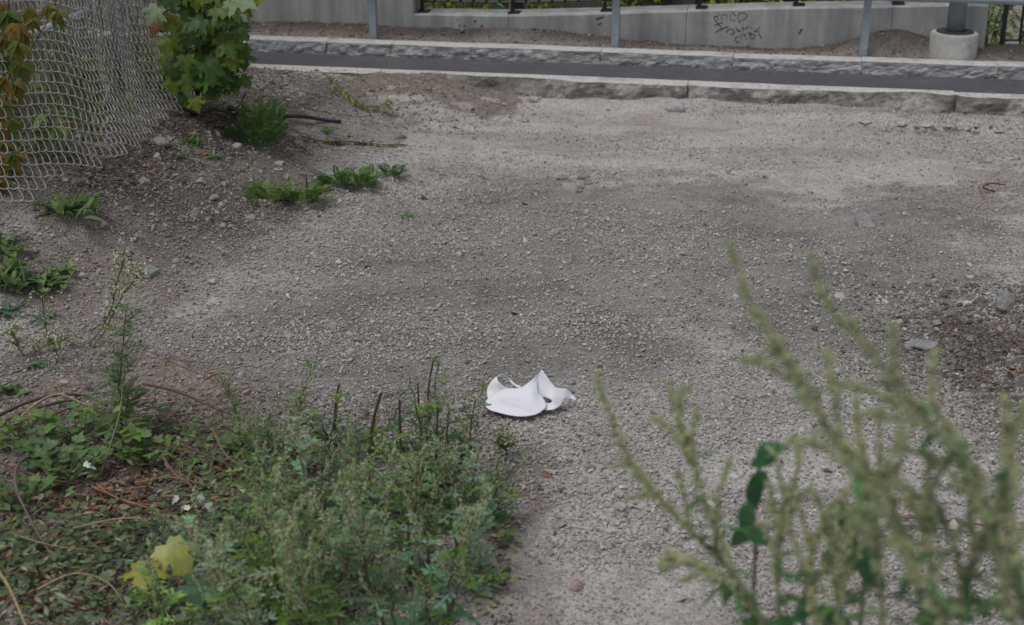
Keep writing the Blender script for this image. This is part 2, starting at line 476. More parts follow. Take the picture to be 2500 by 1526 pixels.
def kerbstone(parent, s0, s1, n0, ztop, zbot, mats, rough, seed, chip=0.0, face_noise=9.0, dark=None):
    """A block with a sawn top and a split front face, its edges uneven."""
    L_ = s1-s0; ns = max(8, int(L_/.012)); nz = 13; b = MB()
    z_ = np.linspace(0, 1, nz)
    S = np.linspace(s0+.0012, s1-.0012, ns+1)
    rows = []
    wob = .012*fbm(S*9, S*0+seed, seed, 3)*(2.2 if chip else .8)
    tops = ztop + .0022*fbm(S*4, S*0+seed*3, seed+5, 3)
    for k, t in enumerate(z_):
        zz = zbot+(tops-zbot)*t
        nn = n0 + wob*sstep(.4, 1, t) + rough*fbm(S*face_noise, np.full_like(S, t*face_noise*.22+seed), seed+2, 4)*(1-.72*float(sstep(.82, 1.0, t)))*(1.0) - rough*.3*math.sin(math.pi*t)
        edge = np.minimum(S-s0, s1-S)
        nn = nn + np.clip(.02-edge, 0, .02)*(1.0 if chip else .12)
        if chip:
            c = np.clip(fbm(S*2.3, S*0+seed*7.7, seed+9, 2), 0, 1)*chip*sstep(.35, 1, t)
            nn = nn + c
        rows.append([from_sn(S[i], nn[i], zz[i]) for i in range(ns+1)])
    back = [from_sn(S[i], n0+KW, tops[i]) for i in range(ns+1)]
    backb = [from_sn(S[i], n0+KW, zbot) for i in range(ns+1)]
    mid = []
    for i in range(ns+1):
        a = rows[-1][i].lerp(back[i], .5); mid.append(a)
    verts = [p for r in rows for p in r]+mid+back+backb; w = ns+1; faces = []; mi = []
    for k in range(nz+2):
        for i in range(ns):
            faces.append((k*w+i, k*w+i+1, (k+1)*w+i+1, (k+1)*w+i)); mi.append(1 if k < nz-1 else 0)
    for f, m in zip(faces, mi): b.f.append(list(f)); b.c.append((.5,)*3); b.m.append(m)
    b.v = [tuple(p) for p in verts]
    # ends
    for e in (0, ns):
        ring = [k*w+e for k in range(nz)]+[nz*w+e, (nz+1)*w+e, (nz+2)*w+e]
        b.f.append(ring if e == 0 else ring[::-1]); b.c.append((.5,)*3); b.m.append(1)
    return b.build('kerbstone', mats, parent)
def kerb_row(name, joints_px, n0, ztop, zbot, mats, rough, chip, fn, ext_l, ext_r, blk):
    root = bpy.data.objects.new(name, None); COL.objects.link(root); tag(root, kind='structure')
    J = [s_on_n(p, n0, ztop) for p in joints_px]
    while J[0] > ext_l: J.insert(0, J[0]-blk*random.uniform(.9, 1.1))
    while J[-1] < ext_r: J.append(J[-1]+blk*random.uniform(.9, 1.1))
    for i in range(len(J)-1):
        kerbstone(root, J[i], J[i+1], n0+random.uniform(-.004, .004), ztop+random.uniform(-.003, .003), zbot, mats, rough, 11+i*3, chip, fn)
kerb_row('front_kerb', [1021, 1678, 2335], 0.0, ZF, -.05, [M['kerb_top'], M['kerb_near_face']], .040, .10, 8.0, -5, 8, 1.3)
kerb_row('back_kerb', [590, 795, 953, 1150, 1465, 1790, 2105, 2438], NB, ZB, ZA-.05, [M['kerb_top'], M['kerb_far_face']], .013, 0, 22.0, -5, 8, .72)

# ------------------------------------------------------------------ concrete wall with an opening and a black railing
WT = 0.17
def wall_pt(px, py):                      # photo pixel -> point on the face of the wall
    d = ray(px, py); o = Vector((0, 0, CAM_Z)); A = from_sn(0, NW, 0)
    t = (A-o).dot(ND)/d.dot(ND); return o+d*t
def wall_sz(px, py):
    p = wall_pt(px, py); return sn(p.x, p.y)[0], p.z
wall = bpy.data.objects.new('concrete_wall', None); COL.objects.link(wall)
tag(wall, 'long grey cast concrete wall behind the asphalt path with black scribbles on it', 'wall')
def wall_panel(name, prof, zb=-.8, th=WT, n=NW):
    """prof: list of (s, ztop) left to right; a slab from zb up to that profile."""
    b = MB(); w = len(prof); vs = []
    e = .006
    for s, z in prof: vs.append(from_sn(s, n, zb))
    for s, z in prof: vs.append(from_sn(s, n, z-e))
    for s, z in prof: vs.append(from_sn(s, n+e, z))
    for s, z in prof: vs.append(from_sn(s, n+th, z))
    for s, z in prof: vs.append(from_sn(s, n+th, zb))
    fs = []
    for k in range(4):
        for i in range(w-1): fs.append((k*w+i, k*w+i+1, (k+1)*w+i+1, (k+1)*w+i))
    for i in (0, w-1):
        ring = [i+k*w for k in range(5)]; fs.append(ring if i == 0 else ring[::-1])
    b.add(vs, fs); return b.build(name, M['wall'], wall)
sill = [wall_sz(px, py) for px, py in ((1010, 34.5), (1120, 36), (1240, 38))]
s_left = sill[0][0]; GAP = .006
GAP = .0025
J2 = [(1240, 38), (1370, 35), (1500, 32), (1676, 26.5)]; J3 = [(1676, 26.5), (1850, 21), (2000, 18), (2180, 16)]; J4 = [(2180, 16), (2300, 13), (2415, 13)]
wall_panel('wall_panel', [(-7.5, 1.3), (s_left-3.4, 1.3)])
wall_panel('wall_panel', [(s_left-3.4+GAP, 1.3), (s_left-GAP/2, 1.3)])
wall_panel('wall_panel', sill)
for J in (J2, J3, J4):
    pr = [wall_sz(*q) for q in J]; pr[0] = (pr[0][0]+GAP, pr[0][1]); wall_panel('wall_panel', pr)
s_end, z_end = wall_sz(2415, 13)
_, z_low = wall_sz(2440, 131)
wall_panel('low_kerb_beam', [(s_end+GAP, z_low), (s_end+3.6, z_low)])
# scribbled lettering on the wall (strokes traced, 1.5 mm proud)
def stroke(b, pts, w):
    P = []
    for x, y in pts:
        px, py = 1700+x/12.32, 10+y/12.32
        P.append(wall_pt(px, py)-ND*.0015)
    for i in range(len(P)-1):
        d = (P[i+1]-P[i])
        if d.length < 1e-5: continue
        d.normalize(); sd_ = ND.cross(d).normalized()*w*.36
        b.add([P[i]-sd_-d*w*.3, P[i+1]-sd_+d*w*.3, P[i+1]+sd_+d*w*.3, P[i]+sd_-d*w*.3], [(0, 1, 2, 3)])
gr = MB()
ST = [([(700, 280), (640, 370), (650, 490)], .004), ([(620, 380), (560, 360), (535, 410), (560, 490), (620, 550), (690, 640), (780, 745)], .006),
      ([(550, 640), (650, 600), (790, 560)], .007), ([(575, 850), (680, 790), (780, 740), (880, 695), (960, 692)], .007),
      ([(750, 470), (755, 370), (800, 310), (880, 310), (940, 375)], .004), ([(1040, 510), (1025, 400), (1035, 300)], .004), ([(1060, 225), (1120, 270), (1180, 350)], .005),
      ([(1115, 485), (1150, 480)], .007), ([(1310, 570), (1250, 470), (1240, 370), (1290, 290), (1380, 262), (1480, 280), (1530, 340), (1510, 410), (1420, 465), (1300, 510)], .0045),
      ([(910, 845), (950, 780), (1050, 745), (1130, 790), (1150, 850), (1100, 900), (1030, 920)], .006),
      ([(1190, 710), (1250, 830)], .005), ([(1310, 815), (1230, 770)], .009),
      ([(1400, 810), (1390, 700), (1450, 740), (1510, 755), (1510, 670), (1560, 670), (1700, 745)], .0045),
      ([(1300, 985), (1230, 970), (1180, 1020), (1175, 1100), (1220, 1165), (1290, 1120)], .005),
      ([(1350, 990), (1360, 920), (1420, 910), (1500, 910)], .004), ([(1440, 920), (1480, 1000), (1520, 1060)], .004),
      ([(1570, 860), (1620, 850), (1660, 890), (1610, 930)], .005), ([(1580, 870), (1650, 1050), (1740, 1020), (1770, 950), (1700, 910), (1610, 930)], .005),
      ([(1900, 690), (1870, 740), (1740, 830), (1900, 820)], .005), ([(1890, 890), (1950, 1020)], .007)]
for pts, w in ST: stroke(gr, pts, w)
g_ = gr.build('graffiti', M['spray'], wall); tag(g_, 'black marker scribbles reading CTB and SKM'); 
mk = MB()
for (a, b_) in (((1455, 47), (1475, 41)), ((1460, 60), (1470, 57)), ((1958, 70), (1950, 84)), ((2165, 93), (2170, 90)), ((1995, 122), (1986, 128))):
    P0 = wall_pt(*a)-ND*.0015; P1 = wall_pt(*b_)-ND*.0015; d = (P1-P0).normalized(); sd_ = ND.cross(d)*.005
    mk.add([P0-sd_, P1-sd_*.5, P1+sd_*.5, P0+sd_], [(0, 1, 2, 3)])
for cx, cy, r in ((1160, 52, 3), (1176, 64, 3), (1200, 73, 2), (1118, 48, 2), (1122, 62, 2), (1134, 63, 2)):
    c = wall_pt(cx, cy)-ND*.0016; rr = r/430
    mk.add([c+TD*math.cos(t)*rr+Vector((0, 0, 1))*math.sin(t)*rr for t in [k*math.pi/4 for k in range(8)]], [tuple(range(8))])
o = mk.build('scuff_marks', M['spray'], wall); o['kind'] = 'stuff'

# black railing in the opening
rail = empty('railing', from_sn(s_left+.5, NW+.09, .3), 'black steel bar railing standing on top of the low concrete wall', 'railing')
def zsill(s):
    pr = sill+[wall_sz(*q) for q in J2[1:]+J3[1:]+J4[1:]]
    return float(np.interp(s, [p[0] for p in pr], [p[1] for p in pr]))
NR = NW+.08
sb = s_left+.025; k = 0
while sb < s_end-.1:
    zb = zsill(sb)+.052
    post = (k % 7 == 0)
    b = MB(); r = .008 if post else .0055
    z0 = zsill(sb)+.004 if post else zb
    b.box(from_sn(sb, NR, (z0+1.25)/2), TD*r, ND*r, Vector((0, 0, (1.25-z0)/2))); b.build('post' if post else 'bar', M['black_steel'], rail)
    if post:
        b = MB(); b.box(from_sn(sb+.012, NR-.01, zsill(sb)+.004), TD*.028, ND*.035, Vector((0, 0, .004))); b.build('base_plate', M['black_steel'], rail)
    sb += .0655; k += 1
b = MB(); q0 = [from_sn(s, NR, zsill(s)+.052) for s in np.linspace(s_left+.02, s_end-.1, 30)]
b.tube(q0, .0055, 4); b.build('bottom_rail', M['black_steel'], rail)
b = MB(); b.tube([from_sn(s_left+.02, NR, 1.25), from_sn(s_end-.1, NR, 1.25)], .012, 6); b.build('top_rail', M['black_steel'], rail)
rail2 = empty('railing', from_sn(s_end+.1, NW+.09, z_low), 'black bar railing at the right edge beyond the end of the concrete wall', 'railing')
sb = s_end+.09; k = 0
while sb < s_end+3.4:
    post = (k % 8 == 0); r = .010 if post else .0055; z0 = z_low+.004 if post else z_low+.05
    b = MB(); b.box(from_sn(sb, NR, (z0+1.25)/2), TD*r, ND*r, Vector((0, 0, (1.25-z0)/2))); b.build('post' if post else 'bar', M['black_steel'], rail2)
    if post:
        b = MB(); b.box(from_sn(sb+.01, NR-.02, z_low+.005), TD*.03, ND*.035, Vector((0, 0, .005))); b.build('base_plate', M['black_steel'], rail2)
    sb += .078; k += 1
b = MB(); b.tube([from_sn(s_end+.09, NR, z_low+.05), from_sn(s_end+3.4, NR, z_low+.05)], .0055, 4); b.build('bottom_rail', M['black_steel'], rail2)
b = MB(); b.tube([from_sn(s_end+.09, NR, 1.25), from_sn(s_end+3.4, NR, 1.25)], .012, 6); b.build('top_rail', M['black_steel'], rail2)

# ------------------------------------------------------------------ galvanised guard rail and lamp post
gpost = [913, 1502, 2107]; zr = None
pr_ = py_at(2400, 5, from_sn(s_on_n(2400, NWP-.06, .45), NWP-.06, 0).y)
groot = empty('guard_rail', from_sn(s_on_n(1502, NWP, .14), NWP, ZV), 'galvanised steel guard rail on slim posts in front of the concrete wall', 'guard rail')
for px in gpost+[2107+610, 2107+1230, 913-600, 913-1200]:
    s = s_on_n(px, NWP, .14); z0 = Hf(*from_sn(s, NWP)[:2])-.05; b = MB()
    b.box(from_sn(s, NWP, (z0+.95)/2), TD*.017, ND*.02, Vector((0, 0, (.95-z0)/2))); b.build('post', M['galv'], groot)
sA, sB = s_on_n(1900, NWP-.05, .45), s_on_n(2480, NWP-.05, .45)
zA = py_at(1900, -16, from_sn(sA, NWP-.05).y).z; zB = py_at(2480, 2, from_sn(sB, NWP-.05).y).z
b = MB(); pts = [from_sn(s, NWP-.047, zA+(zB-zA)*(s-sA)/(sB-sA)) for s in np.linspace(sA-5.2, sB+2.5, 20)]
b.tube(pts, .0185, 10); b.build('rail_tube', M['galv'], groot, True)
lp = gp(2329, 150)
s_l, n_l = sn(lp.x, lp.y); n_l = NB+KW+.115; s_l = s_on_n(2329, n_l, .2); lb = from_sn(s_l, n_l, ZV)
lamp = empty('lamp_post', lb, 'spangled galvanised lamp post standing in a round pale concrete footing', 'lamp post')
def ring_mesh(c, prof, seg=28):
    b = MB(); n = len(prof); vs = []
    for r, z in prof:
        for k in range(seg): vs.append((c.x+r*math.cos(2*math.pi*k/seg), c.y+r*math.sin(2*math.pi*k/seg), z))
    fs = [(i*seg+k, i*seg+(k+1) % seg, (i+1)*seg+(k+1) % seg, (i+1)*seg+k) for i in range(n-1) for k in range(seg)]
    fs.append(tuple((n-1)*seg+k for k in range(seg)))
    b.add(vs, fs); return b
zt = ZV+.115
ring_mesh(lb, [(.107, ZV-.1), (.108, zt-.012), (.104, zt-.003), (.097, zt), (.06, zt+.001)]).build('footing', M['footing'], lamp, True)
ring_mesh(lb, [(.085, zt+.001), (.085, zt+.0045), (.0, zt+.005)]).build('rubber_collar', M['hose'], lamp)
b = MB(); b.tube([lb+Vector((0, 0, .118)), lb+Vector((0, 0, .13))], .0435, 20); b.build('base_ring', M['hose'], lamp)
b = MB(); b.tube([lb+Vector((0, 0, z)) for z in (.125, .8, 3.6)], [.0405, .040, .03], 20); b.build('pole', M['galv_lamp'], lamp, True)
b = MB(); c = lb+Vector((.042, -.1005, .078)); b.tube([c, c+Vector((0.003, -.006, 0))], .009, 10); b.build('plug', M['offwhite'], lamp)

# ------------------------------------------------------------------ building behind
NFa = NW+2.6
build_root = bpy.data.objects.new('building', None); COL.objects.link(build_root); build_root.location = from_sn(3, NFa, -.75)
tag(build_root, 'grey building with brown and teal uprights seen through the railing', 'building')
def far_box(name, p0, p1, z0, z1, m, n=NFa, d=.05, parent=build_root):
    s0 = s_on_n(p0, n, .3); s1 = s_on_n(p1, n, .3); b = MB()
    b.box((from_sn(s0, n+d, z0)+from_sn(s1, n+d, z1))/2, TD*(s1-s0)/2, ND*d, Vector((0, 0, (z1-z0)/2))); return b.build(name, m, parent)
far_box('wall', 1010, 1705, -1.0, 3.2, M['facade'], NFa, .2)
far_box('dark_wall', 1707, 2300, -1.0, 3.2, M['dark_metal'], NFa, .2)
far_box('teal_post', 1208, 1226, -1.0, 3.2, M['teal'], NFa-.12, .03)
far_box('white_post', 1242, 1251, -1.0, 3.2, M['offwhite'], NFa-.12, .03)
far_box('brown_post', 1252, 1272, -1.0, 3.2, M['facade_dark'], NFa-.12, .03)
far_box('brown_post', 1472, 1482, -1.0, 3.2, M['facade_dark'], NFa-.12, .03)
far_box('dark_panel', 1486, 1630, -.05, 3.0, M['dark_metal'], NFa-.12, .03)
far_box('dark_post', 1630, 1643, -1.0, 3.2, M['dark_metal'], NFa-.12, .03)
far_box('brown_post', 2060, 2090, -1.0, 3.2, M['facade_dark'], NFa-.12, .03)
far_box('brown_post', 1800, 1812, -1.0, 3.2, M['facade_dark'], NFa-.12, .03)

# ------------------------------------------------------------------ leaf and plant helpers
def frame(d, up):
    d = d.normalized(); s = d.cross(up)
    if s.length < 1e-4: s = d.orthogonal()
    s.normalize(); return d, s, s.cross(d).normalized()
def lance(b, p, d, up, L_, W, col, droop=.2, fold=.25):
    d, s, u = frame(d, up); ts = (0, .3, .62, 1); ws = (.12, 1, .75, 0.02); vs = []
    for t, w in zip(ts, ws):
        c = p+d*(L_*t)-Vector((0, 0, 1))*(droop*L_*t*t)
        vs += [c-s*(W*.5*w)+u*(fold*W*.5*w), c, c+s*(W*.5*w)+u*(fold*W*.5*w)]
    fs = []
    for i in range(3):
        o = i*3; fs += [(o, o+1, o+4, o+3), (o+1, o+2, o+5, o+4)]
    b.add(vs, fs, col)
def diamond(b, p, d, s, L_, W, col):
    b.add([p, p+d*L_*.5-s*W*.5, p+d*L_, p+d*L_*.5+s*W*.5], [(0, 1, 2), (0, 2, 3)], col)
def mug_leaf(b, p, d, up, L_, col, lobes=3, slim=.16, droop=.3):
    d, s, u = frame(d, up); prev = p
    for i in range(lobes+1):
        t = (i+.6)/(lobes+1); c = p+d*L_*t-Vector((0, 0, 1))*(droop*L_*t*t)
        w = L_*.05
        b.add([prev-s*w*.6, c-s*w*.6, c+s*w*.6, prev+s*w*.6], [(0, 1, 2, 3)], col); prev = c
        ll = L_*(.30+.22*t)*random.uniform(.8, 1.15)
        for sg in (-1, 1):
            dd = (d*.75+s*sg*.8-Vector((0, 0, droop*.5))+u*random.uniform(-.1, .25)).normalized()
            ns = dd.cross(u).normalized()
            cc = jit(col, .12)
            diamond(b, c, dd, ns, ll, L_*slim, cc)
    diamond(b, prev, (d-Vector((0, 0, droop))).normalized(), s, L_*.45, L_*slim*1.15, col)
def bead(b, p, r, col):
    a = random.uniform(0, 1.5); ca, sa = math.cos(a)*r, math.sin(a)*r; h = r*1.25
    b.add([p+Vector((ca, sa, 0)), p+Vector((-sa, ca, 0)), p+Vector((-ca, -sa, 0)), p+Vector((sa, -ca, 0)), p+Vector((0, 0, h)), p+Vector((0, 0, -h))],
          [(0, 1, 4), (1, 2, 4), (2, 3, 4), (3, 0, 4), (1, 0, 5), (2, 1, 5), (3, 2, 5), (0, 3, 5)], col)
def spike(b, pts, r, n, col, spread=.006):
    m = len(pts)-1
    for i in range(n):
        t = random.random()**.9*m; k = min(int(t), m-1); p = Vector(pts[k]).lerp(Vector(pts[k+1]), t-k)
        w = spread*(1.1-.75*t/m)
        bead(b, p+rvec(w), r*random.uniform(.7, 1.25), jit(col, .22))
def curve(p0, p1, sag=0.0, n=5, wob=.0):
    out = []
    for i in range(n+1):
        t = i/n; c = Vector(p0).lerp(Vector(p1), t); c.z += sag*4*t*(1-t); out.append(c+rvec(wob) if 0 < i < n else c)
    return out
G_MUG = (.060, .100, .046); G_GREY = (.12, .15, .105); G_BRIGHT = (.085, .165, .03); G_DARK = (.032, .068, .024); BL = (.33, .36, .235); ST_BR = (.15, .12, .09); ST_GR = (.12, .125, .06)

def mugwort(base, h, lean, seed, label, leafcol=G_MUG, bloom=.6, leafy=1.0, stems=1, cat='wild plant', group=None, name='mugwort_plant', splay=.35, leafL=.055):
    random.seed(seed)
    base = Vector(base); root = empty(name, base, label, cat, group)
    sb_, fb, bb = MB(), MB(), MB()
    for q in range(stems):
        a = random.uniform(0, 6.28); ln = Vector((lean[0]+math.cos(a)*splay*(stems > 1), lean[1]+math.sin(a)*splay*(stems > 1), 0))
        hh = h*random.uniform(.6, 1.12) if q else h*1.08
        n = 10; pts = []
        b0_ = base+Vector((random.uniform(-.02, .02), random.uniform(-.02, .02), -.01))*(1 if stems > 1 else .3)
        for i in range(n+1):
            t = i/n; pts.append(b0_+Vector((ln.x*hh*t**1.3, ln.y*hh*t**1.3, hh*t*(1-.12*t)))+rvec(.006*(i > 0)))
        sb_.tube(pts, [.0036*(1-.75*i/n) for i in range(n+1)], 4, jit(ST_BR if random.random() < .6 else ST_GR))
        nl = int(hh*38*leafy)
        for i in range(nl):
            t = .05+.9*(i+random.random())/nl; k = min(int(t*n), n-1); p = pts[k].lerp(pts[k+1], t*n-k)
            ang = i*2.4+random.uniform(-.5, .5); el = random.uniform(.0, .75)
            d = Vector((math.cos(ang)*math.cos(el), math.sin(ang)*math.cos(el), math.sin(el)))
            LL = leafL*(1.25-.8*t)*random.uniform(.6, 1.35)
            r = random.random(); c = leafcol if r < .66 else (G_GREY if r < .80 else G_BRIGHT)
            mug_leaf(fb, p, d, Vector((0, 0, 1)), LL, jit(c, .25), 2 if LL < .04 else 3)
        if bloom > 0:
            nb = int(hh*42*bloom)
            for i in range(nb):
                t = random.uniform(.38, .97); k = min(int(t*n), n-1); p = pts[k].lerp(pts[k+1], t*n-k)
                ang = random.uniform(0, 6.28); L2 = hh*.26*(1.15-t)*random.uniform(.6, 1.3)+.015
                d = Vector((math.cos(ang)*.55, math.sin(ang)*.55, 1)).normalized()
                pp = curve(p, p+d*L2, -.004, 4, .002)
                sb_.tube(pp, [.0013, .0011, .0009, .0007, .0005], 3, ST_GR)
                spike(bb, pp, .0017, int(L2*520)+6, BL, .0042)
                for _ in range(2):
                    mug_leaf(fb, pp[random.randint(1, 3)], Vector((math.cos(ang+random.uniform(-1, 1)), math.sin(ang), .5)), Vector((0, 0, 1)), .018, jit(leafcol, .3), 1)
            spike(bb, pts[-4:], .0018, int(40*bloom)+8, BL, .005)
    sb_.build('stem', M['stem'], root); 
    o = fb.build('foliage', M['leaf'], root); o['kind'] = 'stuff'
    if bb.f: o = bb.build('flower_spikes', M['bloom'], root); o['kind'] = 'stuff'
    return root

# ------------------------------------------------------------------ flat-ish outline meshes (leaves, card) with curvature
def in_poly(x, y, poly):
    c = False; j = len(poly)-1
    for i in range(len(poly)):
        xi, yi = poly[i]; xj, yj = poly[j]
        if (yi > y) != (yj > y) and x < (xj-xi)*(y-yi)/(yj-yi)+xi: c = not c
        j = i
    return c
def smooth_poly(pts, n=4, closed=False):
    P = [Vector((*p, 0)) for p in pts]; out = []; m = len(P)
    rng_ = range(m if closed else m-1)
    for i in rng_:
        p0 = P[(i-1) % m] if closed or i > 0 else P[0]; p1 = P[i]; p2 = P[(i+1) % m]; p3 = P[(i+2) % m] if closed or i+2 < m else P[-1]
        for k in range(n):
            t = k/n
            q = 0.5*((2*p1)+(-p0+p2)*t+(2*p0-5*p1+4*p2-p3)*t*t+(-p0+3*p1-3*p2+p3)*t**3)
            out.append((q.x, q.y))
    if not closed: out.append(tuple(pts[-1]))
    return out
def fill(outline, step, holes=()):
    pts = [Vector(p) for p in outline]; n = len(pts); edges = [(i, (i+1) % n) for i in range(n)]
    for h in holes:
        o = len(pts); pts += [Vector(p) for p in h]; edges += [(o+i, o+(i+1) % len(h)) for i in range(len(h))]
    x0 = min(p[0] for p in outline); x1 = max(p[0] for p in outline); y0 = min(p[1] for p in outline); y1 = max(p[1] for p in outline)
    bx = np.array([p[:] for p in pts])
    yy = y0
    r = 0
    while yy < y1:
        xx = x0+(step/2 if r % 2 else 0)
        while xx < x1:
            if in_poly(xx, yy, outline) and np.min((bx[:, 0]-xx)**2+(bx[:, 1]-yy)**2) > (step*.4)**2 and not any(in_poly(xx, yy, h) for h in holes): pts.append(Vector((xx, yy)))
            xx += step
        yy += step*.87; r += 1
    V_, E_, F_, *_ = delaunay_2d_cdt(pts, edges, [], 1, 1e-5)
    keep = []
    for f in F_:
        cx = sum(V_[i][0] for i in f)/len(f); cy = sum(V_[i][1] for i in f)/len(f)
        if in_poly(cx, cy, outline) and not any(in_poly(cx, cy, h) for h in holes): keep.append(tuple(f))
    return [(v[0], v[1]) for v in V_], keep

HALF = [(.10, -.05), (.22, -.13), (.30, -.04), (.50, -.03), (.43, .08), (.45, .15), (.37, .18), (.46, .29), (.62, .33), (.80, .50), (.63, .51), (.60, .62), (.45, .55), (.27, .48), (.30, .63), (.38, .74), (.24, .76), (.14, .86), (0, 1.08)]
def maple_mesh(name, seed, col, col2, curl=.25):
    random.seed(seed)
    R_ = [(x*random.uniform(.92, 1.06), y*random.uniform(.95, 1.05)) for x, y in HALF]; L2 = [(-x*random.uniform(.92, 1.06), y) for x, y in HALF[:-1]][::-1]
    out = [(0, .02)]+R_+L2
    V_, F_ = fill(out, .16); me = bpy.data.meshes.new(name)
    co = []
    tips = [(0, 1.08), (.8, .5), (-.8, .5), (.5, -.03), (-.5, -.03)]
    for x, y in V_:
        z = -curl*.45*x*x-curl*.5*(y-.25)**2
        dmin = min(abs(x*ty-(y)*tx)/math.hypot(tx, ty)+(0 if x*tx+y*ty > 0 else 1) for tx, ty in tips)
        z += .05*math.exp(-(dmin/.06)**2)*-1 + .03*math.sin(9*x+seed)*math.sin(7*y)
        co.append((x, y, z))
    me.from_pydata(co, [], F_)
    at = me.attributes.new('tint', 'FLOAT_COLOR', 'FACE'); arr = np.ones((len(F_), 4), np.float32)
    for i, f in enumerate(F_):
        cx = sum(co[k][0] for k in f)/len(f); cy = sum(co[k][1] for k in f)/len(f)
        dmin = min(abs(cx*ty-cy*tx)/math.hypot(tx, ty)+(0 if cx*tx+cy*ty > 0 else 1) for tx, ty in tips)
        k = min(1, dmin/.16); c = [a*(1-k*.9)+b*k*.9 for a, b in zip(col2, col)]
        arr[i, :3] = [q*random.uniform(.9, 1.1) for q in c]
    at.data.foreach_set('color', arr.ravel())
    me.polygons.foreach_set('use_smooth', [True]*len(F_)); me.materials.append(M['maple']); me.update(); return me
def ell_mesh(name, L_, W, col, n=6, curl=.3, fold=.2, teeth=0.0, both=.5):
    """A simple leaf blade from origin along +y."""
    vs = []; fs = []
    for i in range(n+1):
        t = i/n; w = W*.5*(math.sin(math.pi*min(1, t**both*.98+.02)))**.8 if 0 < t < 1 else W*.02
        w *= 1+(teeth if i % 2 else -teeth)
        z = -curl*L_*t*t; vs += [(-w, L_*t, z+fold*w), (0, L_*t, z), (w, L_*t, z+fold*w)]
    for i in range(n):
        o = i*3; fs += [(o, o+1, o+4, o+3), (o+1, o+2, o+5, o+4)]
    me = bpy.data.meshes.new(name); me.from_pydata(vs, [], fs)
    at = me.attributes.new('tint', 'FLOAT_COLOR', 'FACE'); arr = np.ones((len(fs), 4), np.float32)
    for i in range(len(fs)): arr[i, :3] = jit(col, .08)
    at.data.foreach_set('color', arr.ravel()); me.materials.append(M['leaf'])
    me.polygons.foreach_set('use_smooth', [True]*len(fs)); me.update(); return me
def put(me, name, parent, p, ydir, up, size):
    o = bpy.data.objects.new(name, me); COL.objects.link(o)
    y, s, u = frame(Vector(ydir), Vector(up))
    mw = Matrix.Translation(Vector(p)) @ Matrix((s, y, u)).transposed().to_4x4() @ Matrix.Scale(size, 4)
    if parent is not None:
        o.parent = parent; o.matrix_parent_inverse = Matrix.Translation(-parent.location)
    o.matrix_basis = mw
    return o

# ------------------------------------------------------------------ chain-link fence
fence = empty('chain_link_fence', (fence_x(5.2), 5.2, Hf(fence_x(5.2), 5.2)), 'sagging galvanised chain-link fence with a billowing bottom edge on the left bank', 'fence')
fl = [Vector((fence_x(y), y, 0)) for y in np.linspace(3.6, 7.2, 60)]
cum = [0]
for i in range(len(fl)-1): cum.append(cum[-1]+(fl[i+1]-fl[i]).length)
def fpt(u):
    u = min(max(u, 0), cum[-1]-1e-4); k = int(np.searchsorted(cum, u, side='right')-1); k = min(k, len(fl)-2)
    return fl[k].lerp(fl[k+1], (u-cum[k])/(cum[k+1]-cum[k]))
SV = np.array((.008, -.034)); HV = np.array((.031, -.009)); DV = SV-HV; WV = 2*HV-SV
random.seed(3)
def fence_pos(u, v):
    vb = max(0, 1-v/.40); p = fpt(u-.10*vb**2)
    out = .06*float(fbm(u*1.3, v*1.8, 62, 2)) + .12*vb**2 + .05*float(fbm(u*3.6, v*2.4, 65, 2))
    z0 = Hf(*fpt(u)[:2])
    # the mesh leans out over the yard at its foot
    return Vector((p.x+out, p.y-out*.5, z0+v+.02*float(fbm(u*2, v*3, 64, 2))))
def bottom(u): return -.02+.07*float(fbm(u*3.0, 0, 77, 3))
for w in range(-2, 145):
    P0 = np.array((-.1+WV[0]*w, 1.32+WV[1]*w)); q = P0-DV*3; run = []; wires = []
    for k in range(125):
        for st, pt in ((0, q+DV*k), (1, q+DV*k+SV)):
            u, v = pt; u = u+.02*float(fbm(u*2.1, v*2.1, 61, 2))
            if .02 < u < cum[-1]-.02 and bottom(u) < v < 1.33:
                run.append((u, v, st))
            elif run: wires.append(run); run = []
    if run: wires.append(run)
    for run in wires:
        if len(run) < 4: continue
        pts = []
        for i, (u, v, st) in enumerate(run):
            p = fence_pos(u, v); sg = 1 if st else -1; j_ = random.uniform(-.0015, .0015)
            k1 = Vector((0, 0, .0035)); n_ = Vector((.0022*sg, 0, 0))
            if st: pts += [p+k1+n_, p+n_, p-k1*.4+n_+Vector((-.002, 0, j_))]
            else: pts += [p+k1*.4+n_, p+n_, p-k1+n_]
            if i < len(run)-1 and st == 0:
                u2, v2, _ = run[i+1]; m = fence_pos((u+u2)/2+.0035, (v+v2)/2); pts.append(m)
            elif i < len(run)-1:
                u2, v2, _ = run[i+1]; m = fence_pos((u+u2)/2, (v+v2)/2-.003); pts.append(m)
        b = MB(); b.tube(pts, .0014, 4, cap=False); b.build('wire', M['wire'], fence)
px_post = gp(292, 300); ypost = 5.32
b = MB(); xp = py_at(292, 120, ypost).x; b.tube([(xp, ypost, Hf(xp, ypost)-.1), (xp+.01, ypost, 1.45)], .027, 16); b.build('post', M['galv'], fence, True)
b = MB(); y2 = 7.3; b.tube([(fence_x(y2)-.03, y2, .0), (fence_x(y2)-.03, y2, 1.45)], .0235, 12); b.build('post', M['galv'], fence, True)
b = MB(); pA = py_at(62, 92, 4.85); pB = py_at(215, 30, 5.25); b.tube([pA, pB], .0165, 12); b.build('brace_pipe', M['galv'], fence, True)
b = MB(); b.tube([pA-(pB-pA).normalized()*.012, pA+(pB-pA).normalized()*.02], .0185, 12); b.build('end_cap', M['cap_plastic'], fence, True)
